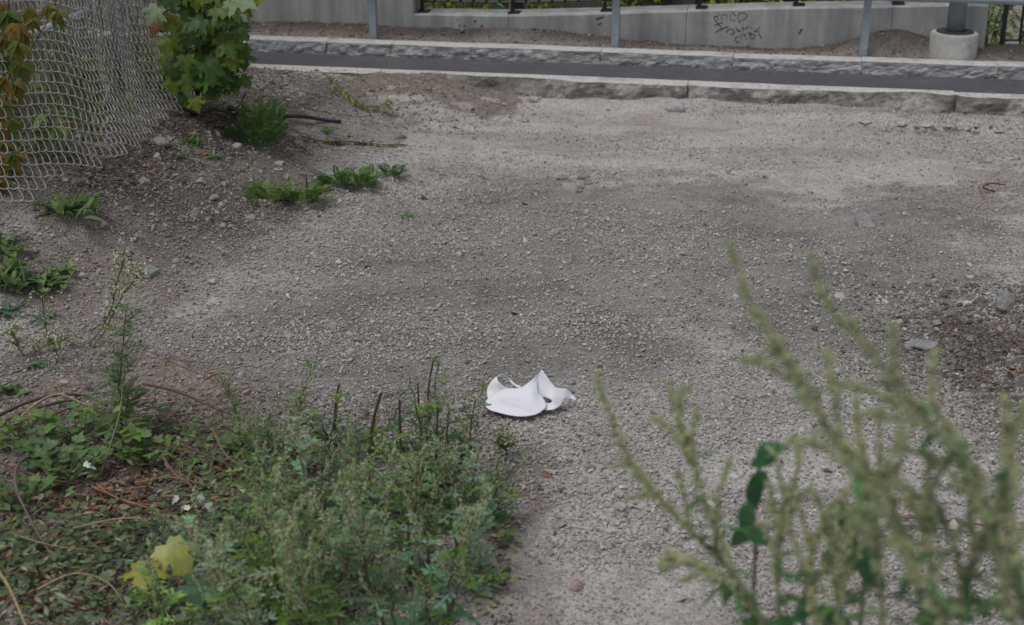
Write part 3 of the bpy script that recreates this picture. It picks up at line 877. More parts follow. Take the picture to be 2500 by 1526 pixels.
b = MB(); b.tube([pdist(0, 250, 5.15)]+[py_at(x, y, Y_) for x, y, Y_ in ((150, 105, 5.1), (300, 112, 5.7), (420, 300, 6.0))], .0012, 4); b.build('loose_wire', M['dark_metal'], fence)
b = MB(); c = py_at(361, 227, 5.95); b.box(c, Vector((.010, 0, 0)), Vector((0, .002, 0)), Vector((0, 0, .007))); o = b.build('paper_scrap', M['paper'], None)
tag(o, 'tiny white scrap caught in the chain-link fence beside the maple sapling', 'scrap')

# ------------------------------------------------------------------ maple sapling beside the fence
MAP = [maple_mesh('maple_leaf_%s' % n, i, c, c2, k) for i, (n, c, c2, k) in enumerate((
    ('green', (.075, .145, .026), (.12, .20, .05), .5), ('dark', (.042, .095, .026), (.07, .14, .045), .6), ('lime', (.13, .19, .022), (.20, .26, .04), .3),
    ('yellow', (.30, .29, .035), (.38, .36, .06), .25), ('red', (.17, .055, .025), (.22, .09, .04), .5), ('dusty', (.17, .23, .13), (.22, .28, .17), .35)))]
mb0 = gp(468, 285)
sap = empty('maple_sapling', mb0, 'bushy young maple with lobed green leaves growing beside the chain-link fence', 'sapling')
YM = mb0.y
b = MB(); st = [mb0-Vector((0, 0, .03)), py_at(482, 230, YM), py_at(478, 150, YM), py_at(488, 70, YM-.02), py_at(500, 0, YM-.03), py_at(505, -120, YM-.04), py_at(498, -260, YM)]
b.tube(st, [.011, .009, .0075, .0065, .006, .004, .002], 7); b.c = [(.075, .06, .045)]*len(b.f); b.build('stem', M['stem'], sap, True)
b = MB(); b.tube([mb0, py_at(494, 200, YM-.03), py_at(496, 110, YM-.05), py_at(515, 20, YM-.08)], [.006, .005, .004, .003], 6, (.05, .035, .028)); b.build('stem', M['stem'], sap, True)
# px, py of leaf centre, size px, tip angle (deg, 0 = straight down, + to the right), kind, depth offset
ML = [(455, 215, 78, -8, 0, -.16), (455, 165, 66, 5, 0, -.18), (480, 262, 52, 22, 2, -.2), (408, 120, 70, -6, 2, -.12), (368, 42, 74, -35, 5, -.2), (400, 28, 60, 45, 2, -.16), (420, 68, 66, 10, 2, -.15),
      (450, 30, 72, -20, 0, -.1), (470, 62, 74, -60, 1, -.2), (462, 100, 66, -15, 1, -.12), (500, 75, 66, 30, 0, -.1), (548, 28, 80, 62, 0, -.2), (560, 100, 84, 70, 0, -.16), (585, 108, 50, 85, 2, -.1), (565, 130, 66, 40, 0, -.2),
      (530, 170, 80, 62, 1, -.2), (505, 165, 60, -10, 1, -.1), (512, 215, 74, 15, 3, -.08), (500, 190, 64, 35, 3, -.05), (545, 205, 70, 55, 2, -.12), (555, 190, 56, 70, 1, -.16), (575, 220, 44, 60, 0, -.1),
      (412, 185, 74, -6, 1, -.1), (430, 215, 60, -30, 1, -.05), (440, 250, 50, -10, 0, -.06), (395, 150, 50, -40, 2, -.02), (440, 135, 70, -50, 1, -.05), (520, 120, 70, 20, 1, -.04), (540, 65, 60, 30, 2, -.06),
      (480, 10, 70, 5, 2, -.1), (520, 5, 70, 60, 0, -.14), (430, -10, 70, -60, 0, -.1), (560, 55, 50, 80, 5, -.1), (600, 5, 110, 78, 5, -.28), (620, 2, 96, 88, 2, -.24), (398, 2, 60, -20, 4, -.04), (385, 60, 60, -60, 4, .0), (375, 75, 46, -30, 4, .02), (410, 55, 46, 10, 4, .04),
      (555, 55, 40, 20, 4, .1), (570, 75, 40, 40, 4, .12), (505, 232, 50, -20, 2, -.1), (528, 235, 50, 10, 2, -.06), (470, 190, 60, 20, 1, 0), (425, 100, 60, -20, 1, .03), (500, 40, 70, -30, 1, 0), (450, 80, 60, 20, 1, .04), (530, 140, 60, 50, 0, .0), (480, 130, 60, -70, 1, .05), (515, 95, 60, 80, 1, .06)]
random.seed(12)
for i in range(26): ML.append((random.uniform(515, 605), random.uniform(-5, 215), random.uniform(50, 75), random.uniform(20, 95), random.choice((0, 0, 2, 1)), random.uniform(-.2, .05)))
random.seed(11)
for i in range(34): ML.append((random.gauss(485, 50), random.uniform(5, 235), random.uniform(50, 78), random.uniform(-80, 80), random.choice((0, 0, 1, 1, 2)), random.uniform(-.16, .1)))
for i in range(46):
    ML.append((random.uniform(380, 590), random.uniform(-330, 30), random.uniform(55, 80), random.uniform(-80, 80), random.choice((0, 0, 1, 1, 2, 5)), random.uniform(-.25, .15)))
def img_dir(px, py, Yd, ang, lift=0.0):
    a = math.radians(ang); p = py_at(px, py, Yd); q = py_at(px+math.sin(a)*20, py+math.cos(a)*20, Yd-lift*.02)
    return p, (q-p).normalized()
for (px, py, sz, ang, kd, dy) in ML:
    p, d = img_dir(px, py, YM+dy, ang+random.uniform(-8, 8), random.uniform(0, .6)); S_px = sz/(FPX/(p.y*CP+(CAM_Z-p.z)*SP))
    nrm = Vector((random.uniform(-.35, .35), -.8, random.uniform(.25, 1.1)))
    d = (d+Vector((0, -.25, 0))).normalized(); start = p-d*S_px*.45
    put(MAP[kd], 'leaf', sap, start, d, nrm, S_px*.70)
tw = MB()
for (px, py, sz, ang, kd, dy) in ML[:50]:
    p, d = img_dir(px, py, YM+dy, ang); start = p-d*.045
    t = min(5, max(1, int((290-py)/75)))
    tw.tube([start, start.lerp(st[t], .5)+Vector((0, 0, .02)), st[t]], [.0012, .0013, .0018], 3, (.16, .06, .03))
o = tw.build('leaf_stalks', M['stem'], sap); o['kind'] = 'stuff'

# ------------------------------------------------------------------ virginia creeper at the left edge
CR = [ell_mesh('creeper_leaf_%s' % n, 1, .42, c, 8, .35, .3, .08, .75) for n, c in (('olive', (.085, .085, .015)), ('orange', (.13, .085, .018)), ('ochre', (.12, .095, .018)), ('green', (.06, .09, .018)))]
creep = empty('creeper_vine', Vector((-1.78, 4.35, Hf(-1.78, 4.35))), 'creeper with olive and orange five-part leaves hanging over the fence at the left edge', 'vine')
random.seed(5)
b = MB(); sv = [Vector((-1.66, 4.22, Hf(-1.66, 4.22)))]+[py_at(x, y, 4.2) for x, y in ((12, 520), (5, 430), (22, 330), (15, 220), (40, 110), (20, 20), (30, -120))]
b.tube(sv, .0028, 5, (.14, .07, .045)); b.build('vine_stem', M['stem'], creep, True)
b = MB(); b.tube([py_at(20, 330, 4.2), py_at(45, 250, 4.2), py_at(75, 120, 4.25), py_at(130, 30, 4.3), py_at(150, -60, 4.3)], .0018, 4, (.16, .07, .05)); b.build('vine_stem', M['stem'], creep)
CL = [(18, 30, 70), (40, 60, 62), (10, 90, 60), (45, 105, 60), (58, 78, 50), (20, 135, 70), (45, 150, 66), (8, 190, 70), (38, 200, 64), (15, 235, 58), (28, 290, 50), (12, 300, 60), (30, 370, 60), (12, 345, 55), (22, 405, 52), (10, 440, 60), (28, 455, 56), (12, 500, 52), (5, 520, 44), (140, 30, 52), (118, 15, 46), (70, 20, 50), (0, 250, 60), (0, 380, 56), (82, 45, 44), (4, 10, 60)]
for (px, py, sz) in CL:
    c = py_at(px, py, 4.2+random.uniform(-.12, .06)); S_ = sz/760*.80; a0 = random.uniform(-25, 25)
    kd = random.choice((0, 0, 3, 2, 1)) if py > 250 else random.choice((0, 1, 0, 2, 3))
    for k, da in enumerate((-62, -32, 0, 30, 60)):
        a = math.radians(a0+da); d = Vector((math.sin(a), -.35+random.uniform(-.2, .2), -math.cos(a))).normalized()
        o = put(CR[kd if random.random() < .7 else random.randint(0, 3)], 'leaf', creep, c+rvec(.004), d, Vector((random.uniform(-.3, .3), -.6, .8)), S_*(1 - .25*abs(k-2)/2)*random.uniform(.85, 1.1))

# ------------------------------------------------------------------ stalks, grass and weeds behind the fence
b = MB(); random.seed(21); g = MB()
for i in range(2100):
    y = random.uniform(3.9, 8.3); x = fence_x(y)-abs(random.gauss(0, .75))-.05
    if sn(x, y)[1] > -.15 or abs(float(project(x, y, .6)[0])-290) < 22 and y < 5.4: continue
    z = Hf(x, y); h = random.uniform(.25, .8)*(.7 if y > 7 else 1); ln = rvec(.14); col = random.choice(((.24, .215, .18), (.17, .15, .13), (.30, .27, .23), (.15, .155, .09)))
    b.tube([(x, y, z-.01), (x+ln.x*h*.4, y+ln.y*h*.4, z+h*.5), (x+ln.x*h, y+ln.y*h, z+h)], [.0018, .0014, .0007], 3, jit(col, .2), cap=False)
    if random.random() < .55:
        for _ in range(7):
            t = random.uniform(.45, 1.0); p = Vector((x+ln.x*h*t, y+ln.y*h*t, z+h*t)); bead(b, p+rvec(.012), random.uniform(.0012, .0026), jit((.26, .24, .21), .3))
for i in range(5200):
    y = random.uniform(3.9, 8.3); x = fence_x(y)-abs(random.gauss(0, .7))+.03
    if sn(x, y)[1] > -.15: continue
    z = Hf(x, y); h = random.uniform(.05, .28); a = random.uniform(0, 6.28)
    lance(g, Vector((x, y, z)), Vector((math.cos(a)*.5, math.sin(a)*.5, 1)), Vector((math.cos(a), math.sin(a), .2)), h, random.uniform(.004, .011), jit(random.choice(((.08, .10, .04), (.07, .09, .04), (.15, .135, .08), (.12, .15, .06))), .25), random.uniform(.1, .6))
o = b.build('dry_stalks', M['stem']); tag(o, 'dense dry grey stalks of last season behind the chain-link fence', 'dry weeds', kind='stuff')
o = g.build('rough_grass', M['leaf']); tag(o, 'rough grass and low weeds growing behind the chain-link fence', 'grass', kind='stuff')
# leafy weeds behind the fence, one by one
W_BACK = [(150, 330, .22, 'leafy green weed low behind the fence near its left end'), (215, 250, .24, 'pale leafy weed behind the middle of the chain-link fence'), (90, 380, .2, 'dark leafy weed behind the mesh at the lower left of the fence'), (310, 270, .2, 'green weed behind the mesh at the foot of the fence post'),
          (200, 90, .32, 'lime green leafy weed behind the mesh under the slanting pipe'), (260, 60, .34, 'lime green leafy weed behind the mesh left of the fence post'), (230, 395, .16, 'broad leaved weed at the bottom edge of the fence mesh'), (60, 300, .3, 'tall weed behind the fence next to the creeper')]
for i, (px, py, h, lab) in enumerate(W_BACK):
    q = gp(px, py); q.x -= .12; q.z = Hf(q.x, q.y); random.seed(100+i)
    root = empty('leafy_weed', q, lab, 'weed'); f = MB(); s_ = MB()
    for k in range(26):
        a = random.uniform(0, 6.28); z0 = random.uniform(.0, h); d = Vector((math.cos(a), math.sin(a), random.uniform(0, .8)))
        lance(f, q+Vector((math.cos(a)*.02, math.sin(a)*.02, z0)), d, Vector((0, 0, 1)), random.uniform(.05, .10), random.uniform(.018, .035), jit(random.choice(((.09, .15, .035), (.06, .11, .03), (.15, .19, .05))), .2), .4)
    for k in range(3): s_.tube([q+rvec(.01), q+Vector((random.uniform(-.03, .03), random.uniform(-.03, .03), h))], [.003, .0012], 4, (.09, .10, .05))
    s_.build('stem', M['stem'], root); o = f.build('foliage', M['leaf'], root); o['kind'] = 'stuff'

# ------------------------------------------------------------------ shrubs behind the wall
SH = [(1050, 1.5, .55, 'yellow green shrub behind the railing near its left end', (.16, .23, .02)), (1150, 1.3, .5, 'bright shrub behind the railing, left of the teal upright', (.20, .27, .02)), (1100, 2.1, .7, 'deep green shrub rising furthest back behind the left end of the railing', (.06, .13, .02)),
      (1345, 1.6, .22, 'thin yellow green sprig in front of the grey building wall', (.14, .19, .02)), (1540, 1.3, .25, 'sparse lime sprig behind the railing beside the middle guard post', (.16, .21, .03)), (1740, 1.2, .35, 'lime leafed shrub behind the wall above the scribbles', (.16, .21, .03)),
      (1905, 1.2, .4, 'lime leafed shrub behind the wall right of the scribbles', (.16, .20, .03)), (2010, 1.1, .5, 'lime leafed shrub behind the wall left of the right guard post', (.18, .22, .03)), (2180, 1.4, .5, 'dull green shrub behind the wall right of the right guard post', (.10, .13, .04)), (2390, 1.4, .6, 'dull green shrub behind the wall end, right of the lamp post', (.08, .13, .03)),
      (2450, 1.0, .75, 'bright green shrub filling the gap behind the railing at the right edge', (.13, .22, .03)), (2570, .9, .8, 'broad green shrub beyond the railing outside the right edge', (.10, .18, .03)), (2640, 1.7, .9, 'dark green shrub further right behind the beam', (.06, .12, .03)), (1000, 1.0, .5, 'dark shrub behind the jamb of the tall wall', (.08, .13, .02))]
for i, (px, dn, h, lab, col) in enumerate(SH):
    n_ = NW+dn*1.0; s_ = s_on_n(px, n_, .3); q = from_sn(s_, n_, Hf(*from_sn(s_, n_)[:2])); random.seed(300+i)
    root = empty('shrub', q, lab, 'shrub'); f = MB(); sm = MB(); R = .16+h*.32; H_ = 1.0+h
    for k in range(7):
        a = random.uniform(0, 6.28); tip = q+Vector((math.cos(a)*R*.7, math.sin(a)*R*.7, H_*random.uniform(.6, 1)))
        pp = curve(q, tip, .05, 4, .02); sm.tube(pp, [.006, .005, .004, .003, .0015], 4, (.09, .075, .05))
        for j in range(int(130*(.4+h))):
            t = random.uniform(.45, 1)*4; m_ = min(int(t), 3); p = pp[m_].lerp(pp[m_+1], t-m_)+rvec(.07*(.6+h)); a2 = random.uniform(0, 6.28)
            lance(f, p, Vector((math.cos(a2), math.sin(a2), random.uniform(-.3, .6))), Vector((0, 0, 1)), random.uniform(.04, .08), random.uniform(.012, .024), jit(col, .35), .3)
    sm.build('stem', M['stem'], root); o = f.build('foliage', M['leaf'], root); o['kind'] = 'stuff'

# ------------------------------------------------------------------ card mask lying on the gravel
mc = gp(1290, 975); mg = mc.z
mask = empty('paper_mask', mc, 'white cut-out card mask lying curled on the grey gravel', 'paper mask')
def PX(p): return (1100+p[0]/6.16, 850+p[1]/6.16)
def sheet(name, outline, ctrl, holes=(), step=26):
    oc = outline; V_, F_ = fill(oc, step, holes); C_ = np.array([(a, b_) for a, b_, z in ctrl], float)/400; Zc = np.array([z for *_, z in ctrl])
    m_ = len(C_); kf = lambda d2: np.where(d2 > 1e-12, d2*np.log(d2+1e-12), 0.0)
    K_ = kf(((C_[:, None]-C_[None])**2).sum(-1))+np.eye(m_)*.02; P_ = np.hstack([np.ones((m_, 1)), C_]); A_ = np.vstack([np.hstack([K_, P_]), np.hstack([P_.T, np.zeros((3, 3))])])
    sol = np.linalg.solve(A_, np.concatenate([Zc, np.zeros(3)]))
    vs = []
    for x, y in V_:
        q_ = np.array((x, y))/400; z = .006+max(.003, float(kf(((C_-q_)**2).sum(-1)) @ sol[:m_] + sol[m_] + sol[m_+1:] @ q_))
        px, py = PX((x, y)); vs.append(pz(px, py, mg+.004+z*.74))
    b = MB(); b.add(vs, F_); o = b.build(name, M['paper'], mask, True)
    md = o.modifiers.new('thickness', 'SOLIDIFY'); md.thickness = .0003; return o
O1 = smooth_poly([(515, 840), (555, 765), (700, 665), (850, 607), (1040, 600), (1180, 512), (1300, 405), (1375, 320)], 5) + \
     smooth_poly([(1375, 320), (1318, 420), (1308, 600), (1330, 680), (1380, 740), (1432, 810), (1440, 850), (1415, 910), (1300, 990), (1100, 1028), (900, 1012), (700, 965), (590, 930), (528, 880), (515, 840)], 4)[1:-1]
sheet('face_oval', O1, [(515, 840, .012), (700, 965, .008), (900, 1012, .008), (1100, 1028, .008), (1300, 990, .010), (1440, 850, .016), (1000, 850, .022), (700, 820, .022), (700, 665, .030), (850, 607, .038), (1040, 600, .048), (1100, 720, .034),
                          (1180, 512, .066), (1300, 405, .088), (1375, 320, .102), (1318, 430, .078), (1308, 600, .050), (1330, 690, .034), (1380, 740, .026), (1240, 700, .040), (560, 765, .018)])
O2 = smooth_poly([(1375, 320), (1450, 430), (1560, 570), (1640, 602), (1700, 608), (1745, 612), (1800, 660), (1850, 720), (1895, 785)], 4) + \
     smooth_poly([(1895, 785), (1810, 765), (1725, 750)], 3)[1:-1] + smooth_poly([(1725, 750), (1690, 820), (1620, 890), (1540, 925), (1430, 932), (1360, 920)], 4)[:-1] + \
     [(1360, 900), (1400, 850), (1370, 745), (1310, 690), (1300, 600), (1312, 430)]
HOLE = smooth_poly([(1384, 742), (1450, 748), (1500, 768), (1525, 798), (1505, 822), (1450, 824), (1415, 800)], 3, True)
sheet('brim_flap', O2, [(1375, 320, .1015), (1450, 430, .085), (1560, 570, .060), (1690, 608, .050), (1745, 612, .048), (1800, 660, .034), (1895, 785, .016), (1810, 765, .016), (1725, 750, .028), (1690, 820, .016), (1620, 890, .008), (1540, 925, .005), (1430, 932, .004),
                          (1312, 430, .074), (1300, 600, .045), (1310, 690, .030), (1384, 742, .022), (1500, 768, .030), (1450, 824, .012), (1450, 650, .044), (1600, 720, .036), (1400, 850, .008), (1360, 900, .004)], [HOLE], 24)
O3 = smooth_poly([(556, 750), (549, 660), (556, 600), (590, 530), (640, 470), (692, 425)], 4)[:-1] + smooth_poly([(692, 425), (715, 490), (760, 535), (820, 580), (880, 610), (870, 660)], 4)[:-1] + [(870, 680), (700, 740), (600, 790)]
sheet('side_loop', O3, [(556, 750, .012), (549, 650, .022), (590, 530, .045), (640, 470, .056), (692, 425, .064), (715, 490, .056), (760, 535, .046), (880, 610, .026), (870, 680, .018), (700, 740, .012), (600, 790, .008), (650, 620, .030)], (), 26)
O4 = smooth_poly([(690, 428), (730, 400), (775, 390), (840, 420), (900, 470), (980, 540), (1070, 585), (1050, 612)], 4)[:-1] + smooth_poly([(1050, 612), (980, 575), (905, 520), (860, 476), (810, 448), (760, 440), (700, 446)], 4)
sheet('curled_band', O4, [(690, 428, .064), (775, 390, .056), (840, 420, .044), (980, 540, .030), (1070, 585, .030), (1050, 612, .028), (905, 520, .020), (810, 448, .034), (700, 446, .060)], (), 22)
pr = MB(); random.seed(2)
def mz(x, y):
    return .0225+.010*(850-y)/120*.35
for r in range(6):
    x = 800+random.uniform(-40, 20)-r*12; y = 728+r*20
    while x < 1190+r*14:
        wv = random.uniform(14, 44); p0 = PX((x, y+(x-800)*.2)); p1 = PX((x+wv, y+(x+wv-800)*.2)); a = pz(*p0, mg+.0285-.010*max(0, (y-800)/150)); c = pz(*p1, mg+.0285-.010*max(0, (y-800)/150)); n_ = Vector((0, .0011, 0.0004))
        if (x-978)**2/200000+(y+(x-800)*.2-850)**2/10500 < 1: pr.add([a-n_*.8, c-n_*.8, c+n_*.8, a+n_*.8], [(0, 1, 2, 3)])
        x += wv+random.uniform(6, 14)
# (the faint print is projected down onto the oval so that it follows its curve)
oval = [o for o in mask.children if o.name.startswith('face_oval')][0]
from mathutils.bvhtree import BVHTree
bvh = BVHTree.FromPolygons([Vector(v.co) for v in oval.data.vertices], [tuple(p.vertices) for p in oval.data.polygons])
for i, v in enumerate(pr.v):
    h = bvh.ray_cast(Vector((v[0], v[1], 1)), Vector((0, 0, -1)))
    pr.v[i] = (v[0], v[1], (h[0].z if h[0] else mg+.02)+.0008)
o = pr.build('faint_print', M['print'], mask); o['kind'] = 'stuff'

# ------------------------------------------------------------------ stones
def rock_bm(rx, ry, rz, seed, npts=15, flat=.0):
    r = random.Random(seed); bm = bmesh.new()
    for _ in range(npts):
        z = r.uniform(-1, 1); a = r.uniform(0, 6.283); q = math.sqrt(1-z*z)
        bm.verts.new((math.cos(a)*q*rx*r.uniform(.8, 1.1), math.sin(a)*q*ry*r.uniform(.8, 1.1), z*rz*r.uniform(.8, 1.05)))
    res = bmesh.ops.convex_hull(bm, input=bm.verts)
    bmesh.ops.delete(bm, geom=[g for g in res['geom_interior'] if isinstance(g, bmesh.types.BMVert)], context='VERTS')
    return bm
GY, LG, PK, BRN, DK, BLU = (.31, .31, .315), (.46, .455, .45), (.38, .30, .285), (.24, .215, .20), (.09, .088, .088), (.27, .285, .31)
STONES = [
 (393, 352, 44, 22, GY, 1, 'rounded pale stone at the foot of the chain-link fence'), (480, 530, 26, 34, GY, 0, 'upright angular grey stone in the hollow below the fence'),
 (2112, 550, 62, 30, GY, 0, 'largest flat-topped grey stone lying in the right part of the yard'), (2115, 622, 34, 18, BRN, 0, 'small brownish stone just below the flat-topped grey stone'),
 (2452, 752, 66, 60, GY, 0, 'big speckled grey boulder at the right edge of the yard'), (2250, 843, 86, 14, GY, 0, 'long low pale slab stone left of the dark soil patch'),
 (1171, 622, 20, 15, GY, 0, 'small pointed grey stone standing alone in the middle gravel'), (857, 865, 24, 20, LG, 1, 'pale round stone on gravel above the mugwort shoots'),
 (897, 654, 16, 10, DK, 0, 'nearly black small stone in the gravel below the silverweed'), (1255, 768, 15, 12, DK, 0, 'dark small stone on the gravel above the paper mask'),
 (655, 522, 28, 18, GY, 0, 'grey triangular stone at the foot of the yellow green silverweed'), (950, 392, 28, 22, LG, 0, 'pale wedge stone behind the small silverweed tuft'),
 (683, 402, 30, 14, LG, 0, 'pale stone below the feathery tansy, upper of two'), (679, 416, 27, 10, LG, 0, 'flat pale stone below the feathery tansy, lower of two'),
 (578, 360, 25, 14, LG, 1, 'smooth pale stone left of the feathery tansy foot'), (366, 670, 52, 30, GY, 0, 'grey stone with dark underside behind the white-flowered weed'),
 (194, 720, 24, 12, BRN, 0, 'small brown stone right below the broad leaf rosettes'), (1409, 1436, 34, 22, PK, 1, 'smooth reddish pebble at the bottom of the picture'),
 (1363, 1283, 44, 16, PK, 0, 'flat pinkish stone on gravel above the reddish pebble'), (1302, 1358, 25, 16, LG, 1, 'pale pebble left of a grey one near the mugwort edge'),
 (1342, 1354, 28, 18, GY, 0, 'grey pebble right of a pale one near the mugwort edge'), (1338, 1204, 22, 14, LG, 0, 'pale chip on gravel below the paper mask'),
 (1580, 1336, 22, 13, BRN, 1, 'brown pebble just left of the blurred foreground weeds'), (1300, 247, 34, 18, LG, 0, 'whitish pointed rock at the foot of the front kerb'),
 (1232, 256, 18, 8, LG, 0, 'small whitish lump left of the pointed rock by the kerb'), (1648, 266, 44, 26, LG, 1, 'half buried rounded boulder against the kerb by the open joint'),
 (1776, 264, 16, 8, LG, 0, 'small white stone at the kerb foot right of the open joint'), (1098, 292, 28, 9, PK, 0, 'thin flat pinkish plate lying on the sandy ground near the earth heap'),
 (2112, 300, 40, 10, LG, 0, 'pale slab below the front kerb, left of three'), (2198, 304, 44, 12, LG, 0, 'pale slab below the front kerb, middle of three'),
 (2257, 307, 44, 11, LG, 0, 'pale slab below the front kerb, right of three'), (2438, 322, 30, 10, LG, 0, 'pale slab in front of the kerb at the right edge'),
 (1173, 925, 34, 11, GY, 0, 'flat grey stone just left of the paper mask'), (1392, 935, 26, 13, GY, 1, 'grey stone just right of the paper mask'),
 (1289, 884, 18, 12, PK, 0, 'pinkish stone directly behind the paper mask'), (2283, 1124, 22, 12, PK, 0, 'pink stone behind the foreground weeds on the right'),
 (2346, 1140, 30, 13, LG, 0, 'pale flat stone right of a pink one behind the foreground weeds'), (2277, 1168, 34, 18, BLU, 0, 'bluish stone behind the foreground weeds on the right'),
 (2388, 1240, 44, 40, GY, 0, 'block-shaped grey stone behind the foreground weeds near the right edge'), (2040, 906, 24, 11, LG, 0, 'flat pale chip behind the tall foreground weed stems'),
 (2120, 1048, 20, 11, LG, 1, 'light oval pebble between the tall foreground weed stems'), (2367, 832, 20, 18, GY, 0, 'grey stone at the upper rim of the dark soil patch'),
 (2440, 814, 30, 22, PK, 0, 'pinkish stone between boulder and dark soil patch'), (2472, 806, 22, 20, LG, 0, 'pale stone at the right edge below the boulder'), (404, 432, 20, 13, BRN, 0, 'brown stone on the slope under the fence corner'),
 (1235, 492, 22, 11, GY, 0, 'grey stone in the coarse grit in mid yard, left one'), (1192, 498, 18, 12, PK, 1, 'pinkish pebble in the coarse grit in mid yard'), (1280, 500, 18, 12, DK, 0, 'dark stone in the coarse grit in mid yard'),
 (1432, 522, 18, 14, LG, 1, 'round white pebble on the pale sandy ground in mid yard'), (1035, 488, 16, 11, DK, 0, 'dark stone right of the silverweed clumps'), (1418, 462, 22, 12, BRN, 0, 'brown clod stone by the trodden clay lumps'),
 (1540, 1212, 18, 9, LG, 0, 'thin pale chip beside the blurred foreground weeds'), (2195, 790, 20, 14, LG, 1, 'white pebble among the coarse gravel above the long slab stone'), (2290, 790, 30, 12, GY, 0, 'grey chip right of the white pebble above the long slab stone'),
 (1105, 1512, 22, 26, LG, 1, 'pale stone among mugwort at the bottom edge'), (158, 935, 22, 10, LG, 1, 'white pebble above the fallen dry stalks at the left'),
]
for i, (px, py, w, h, col, rnd, lab) in enumerate(STONES):
    c = gp(px, py); k = (c.y*CP+(CAM_Z-c.z)*SP)/FPX; W = w*k*.55; Hh = min(h*k*.62, W*1.3)
    if rnd:
        bm = bmesh.new(); bmesh.ops.create_icosphere(bm, subdivisions=3, radius=1)
        for v in bm.verts:
            k_ = 1+.28*mnoise.noise(v.co*1.1+Vector((i, 0, 0)))+.07*mnoise.noise(v.co*4+Vector((i, 5, 0))); v.co = Vector((v.co.x*W*k_, v.co.y*W*.8*k_, v.co.z*Hh*k_))
    else:
        bm = rock_bm(W, W*.8, Hh, 500+i, 17); bmesh.ops.triangulate(bm, faces=bm.faces[:]); bmesh.ops.subdivide_edges(bm, edges=bm.edges[:], cuts=3, use_grid_fill=True)
        for v in bm.verts: v.co += v.co.normalized()*(W*.10*mnoise.noise(v.co*(2.2/W)+Vector((i, 3, 0)))+W*.035*mnoise.noise(v.co*(7/W)))
    me = bpy.data.meshes.new('stone'); bm.to_mesh(me); bm.free()
    at = me.attributes.new('tint', 'FLOAT_COLOR', 'FACE'); arr = np.ones((len(me.polygons), 4), np.float32); arr[:, :3] = [q_*.86 for q_ in col]; at.data.foreach_set('color', arr.ravel())
    if rnd: me.polygons.foreach_set('use_smooth', [True]*len(me.polygons))
    me.materials.append(M['stone']); o = bpy.data.objects.new('stone', me); COL.objects.link(o)
    o.location = c+Vector((0, 0, Hh*(.05 if 'half buried' in lab else .35))); o.rotation_euler = (random.uniform(-.15, .15), random.uniform(-.15, .15), random.uniform(-.5, .5) if w > 1.6*h else random.uniform(0, 6.28))
    tag(o, lab, 'stone', 'single stones on the yard')

# gravel: instanced stones, points computed here
lib = bpy.data.collections.new('gravel_source')
def source(name, bm, m):
    me = bpy.data.meshes.new(name); bm.to_mesh(me); bm.free(); me.materials.append(m)
    o = bpy.data.objects.new(name, me); lib.objects.link(o)
for i in range(10): source('gravel_grain_%02d' % i, rock_bm(1, random.Random(i).uniform(.6, .95), random.Random(i+50).uniform(.5, .85), 900+i, 12), M['gravel'])
def scatter(name, x, y, r, tone, label, cat, coll, ztuck=.25, count=10, flat=True):
    n = len(x); z = H(x, y)+r*ztuck
    me = bpy.data.meshes.new(name); me.vertices.add(n); me.vertices.foreach_set('co', np.stack([x, y, z], -1).astype(np.float32).ravel())
    rt = np.stack([rng.normal(0, .35, n), rng.normal(0, .35, n), rng.uniform(0, 6.28, n)], -1).astype(np.float32)
    at = me.attributes.new('rot', 'FLOAT_VECTOR', 'POINT'); at.data.foreach_set('vector', rt.ravel())
    sc = (r[:, None]*rng.uniform(.75, 1.25, (n, 3))).astype(np.float32)
    at = me.attributes.new('scl', 'FLOAT_VECTOR', 'POINT'); at.data.foreach_set('vector', sc.ravel())
    at = me.attributes.new('pick', 'INT', 'POINT'); at.data.foreach_set('value', rng.integers(0, count, n).astype(np.int32))
    at = me.attributes.new('tone', 'FLOAT_COLOR', 'POINT'); t4 = np.ones((n, 4), np.float32); t4[:, :3] = tone; at.data.foreach_set('color', t4.ravel())
    o = bpy.data.objects.new(name, me); COL.objects.link(o)
    ng = bpy.data.node_groups.new(name+'_nodes', 'GeometryNodeTree')
    ng.interface.new_socket('Geometry', in_out='INPUT', socket_type='NodeSocketGeometry'); ng.interface.new_socket('Geometry', in_out='OUTPUT', socket_type='NodeSocketGeometry')
    N = ng.nodes; L = ng.links; gi = N.new('NodeGroupInput'); go = N.new('NodeGroupOutput')
    mp = N.new('GeometryNodeMeshToPoints'); L.new(gi.outputs[0], mp.inputs['Mesh'])
    ci = N.new('GeometryNodeCollectionInfo'); ci.inputs['Collection'].default_value = coll; ci.inputs['Separate Children'].default_value = True; ci.inputs['Reset Children'].default_value = True
    ip = N.new('GeometryNodeInstanceOnPoints'); L.new(mp.outputs[0], ip.inputs['Points']); L.new(ci.outputs[0], ip.inputs['Instance']); ip.inputs['Pick Instance'].default_value = True
    def na(nm, dt):
        a_ = N.new('GeometryNodeInputNamedAttribute'); a_.data_type = dt; a_.inputs['Name'].default_value = nm; return [s for s in a_.outputs if s.name == 'Attribute' and s.enabled][0]
    L.new(na('pick', 'INT'), ip.inputs['Instance Index']); L.new(na('rot', 'FLOAT_VECTOR'), ip.inputs['Rotation']); L.new(na('scl', 'FLOAT_VECTOR'), ip.inputs['Scale'])
    L.new(ip.outputs[0], go.inputs[0])
    md = o.modifiers.new('scatter', 'NODES'); md.node_group = ng
    tag(o, label, cat, kind='stuff'); return o
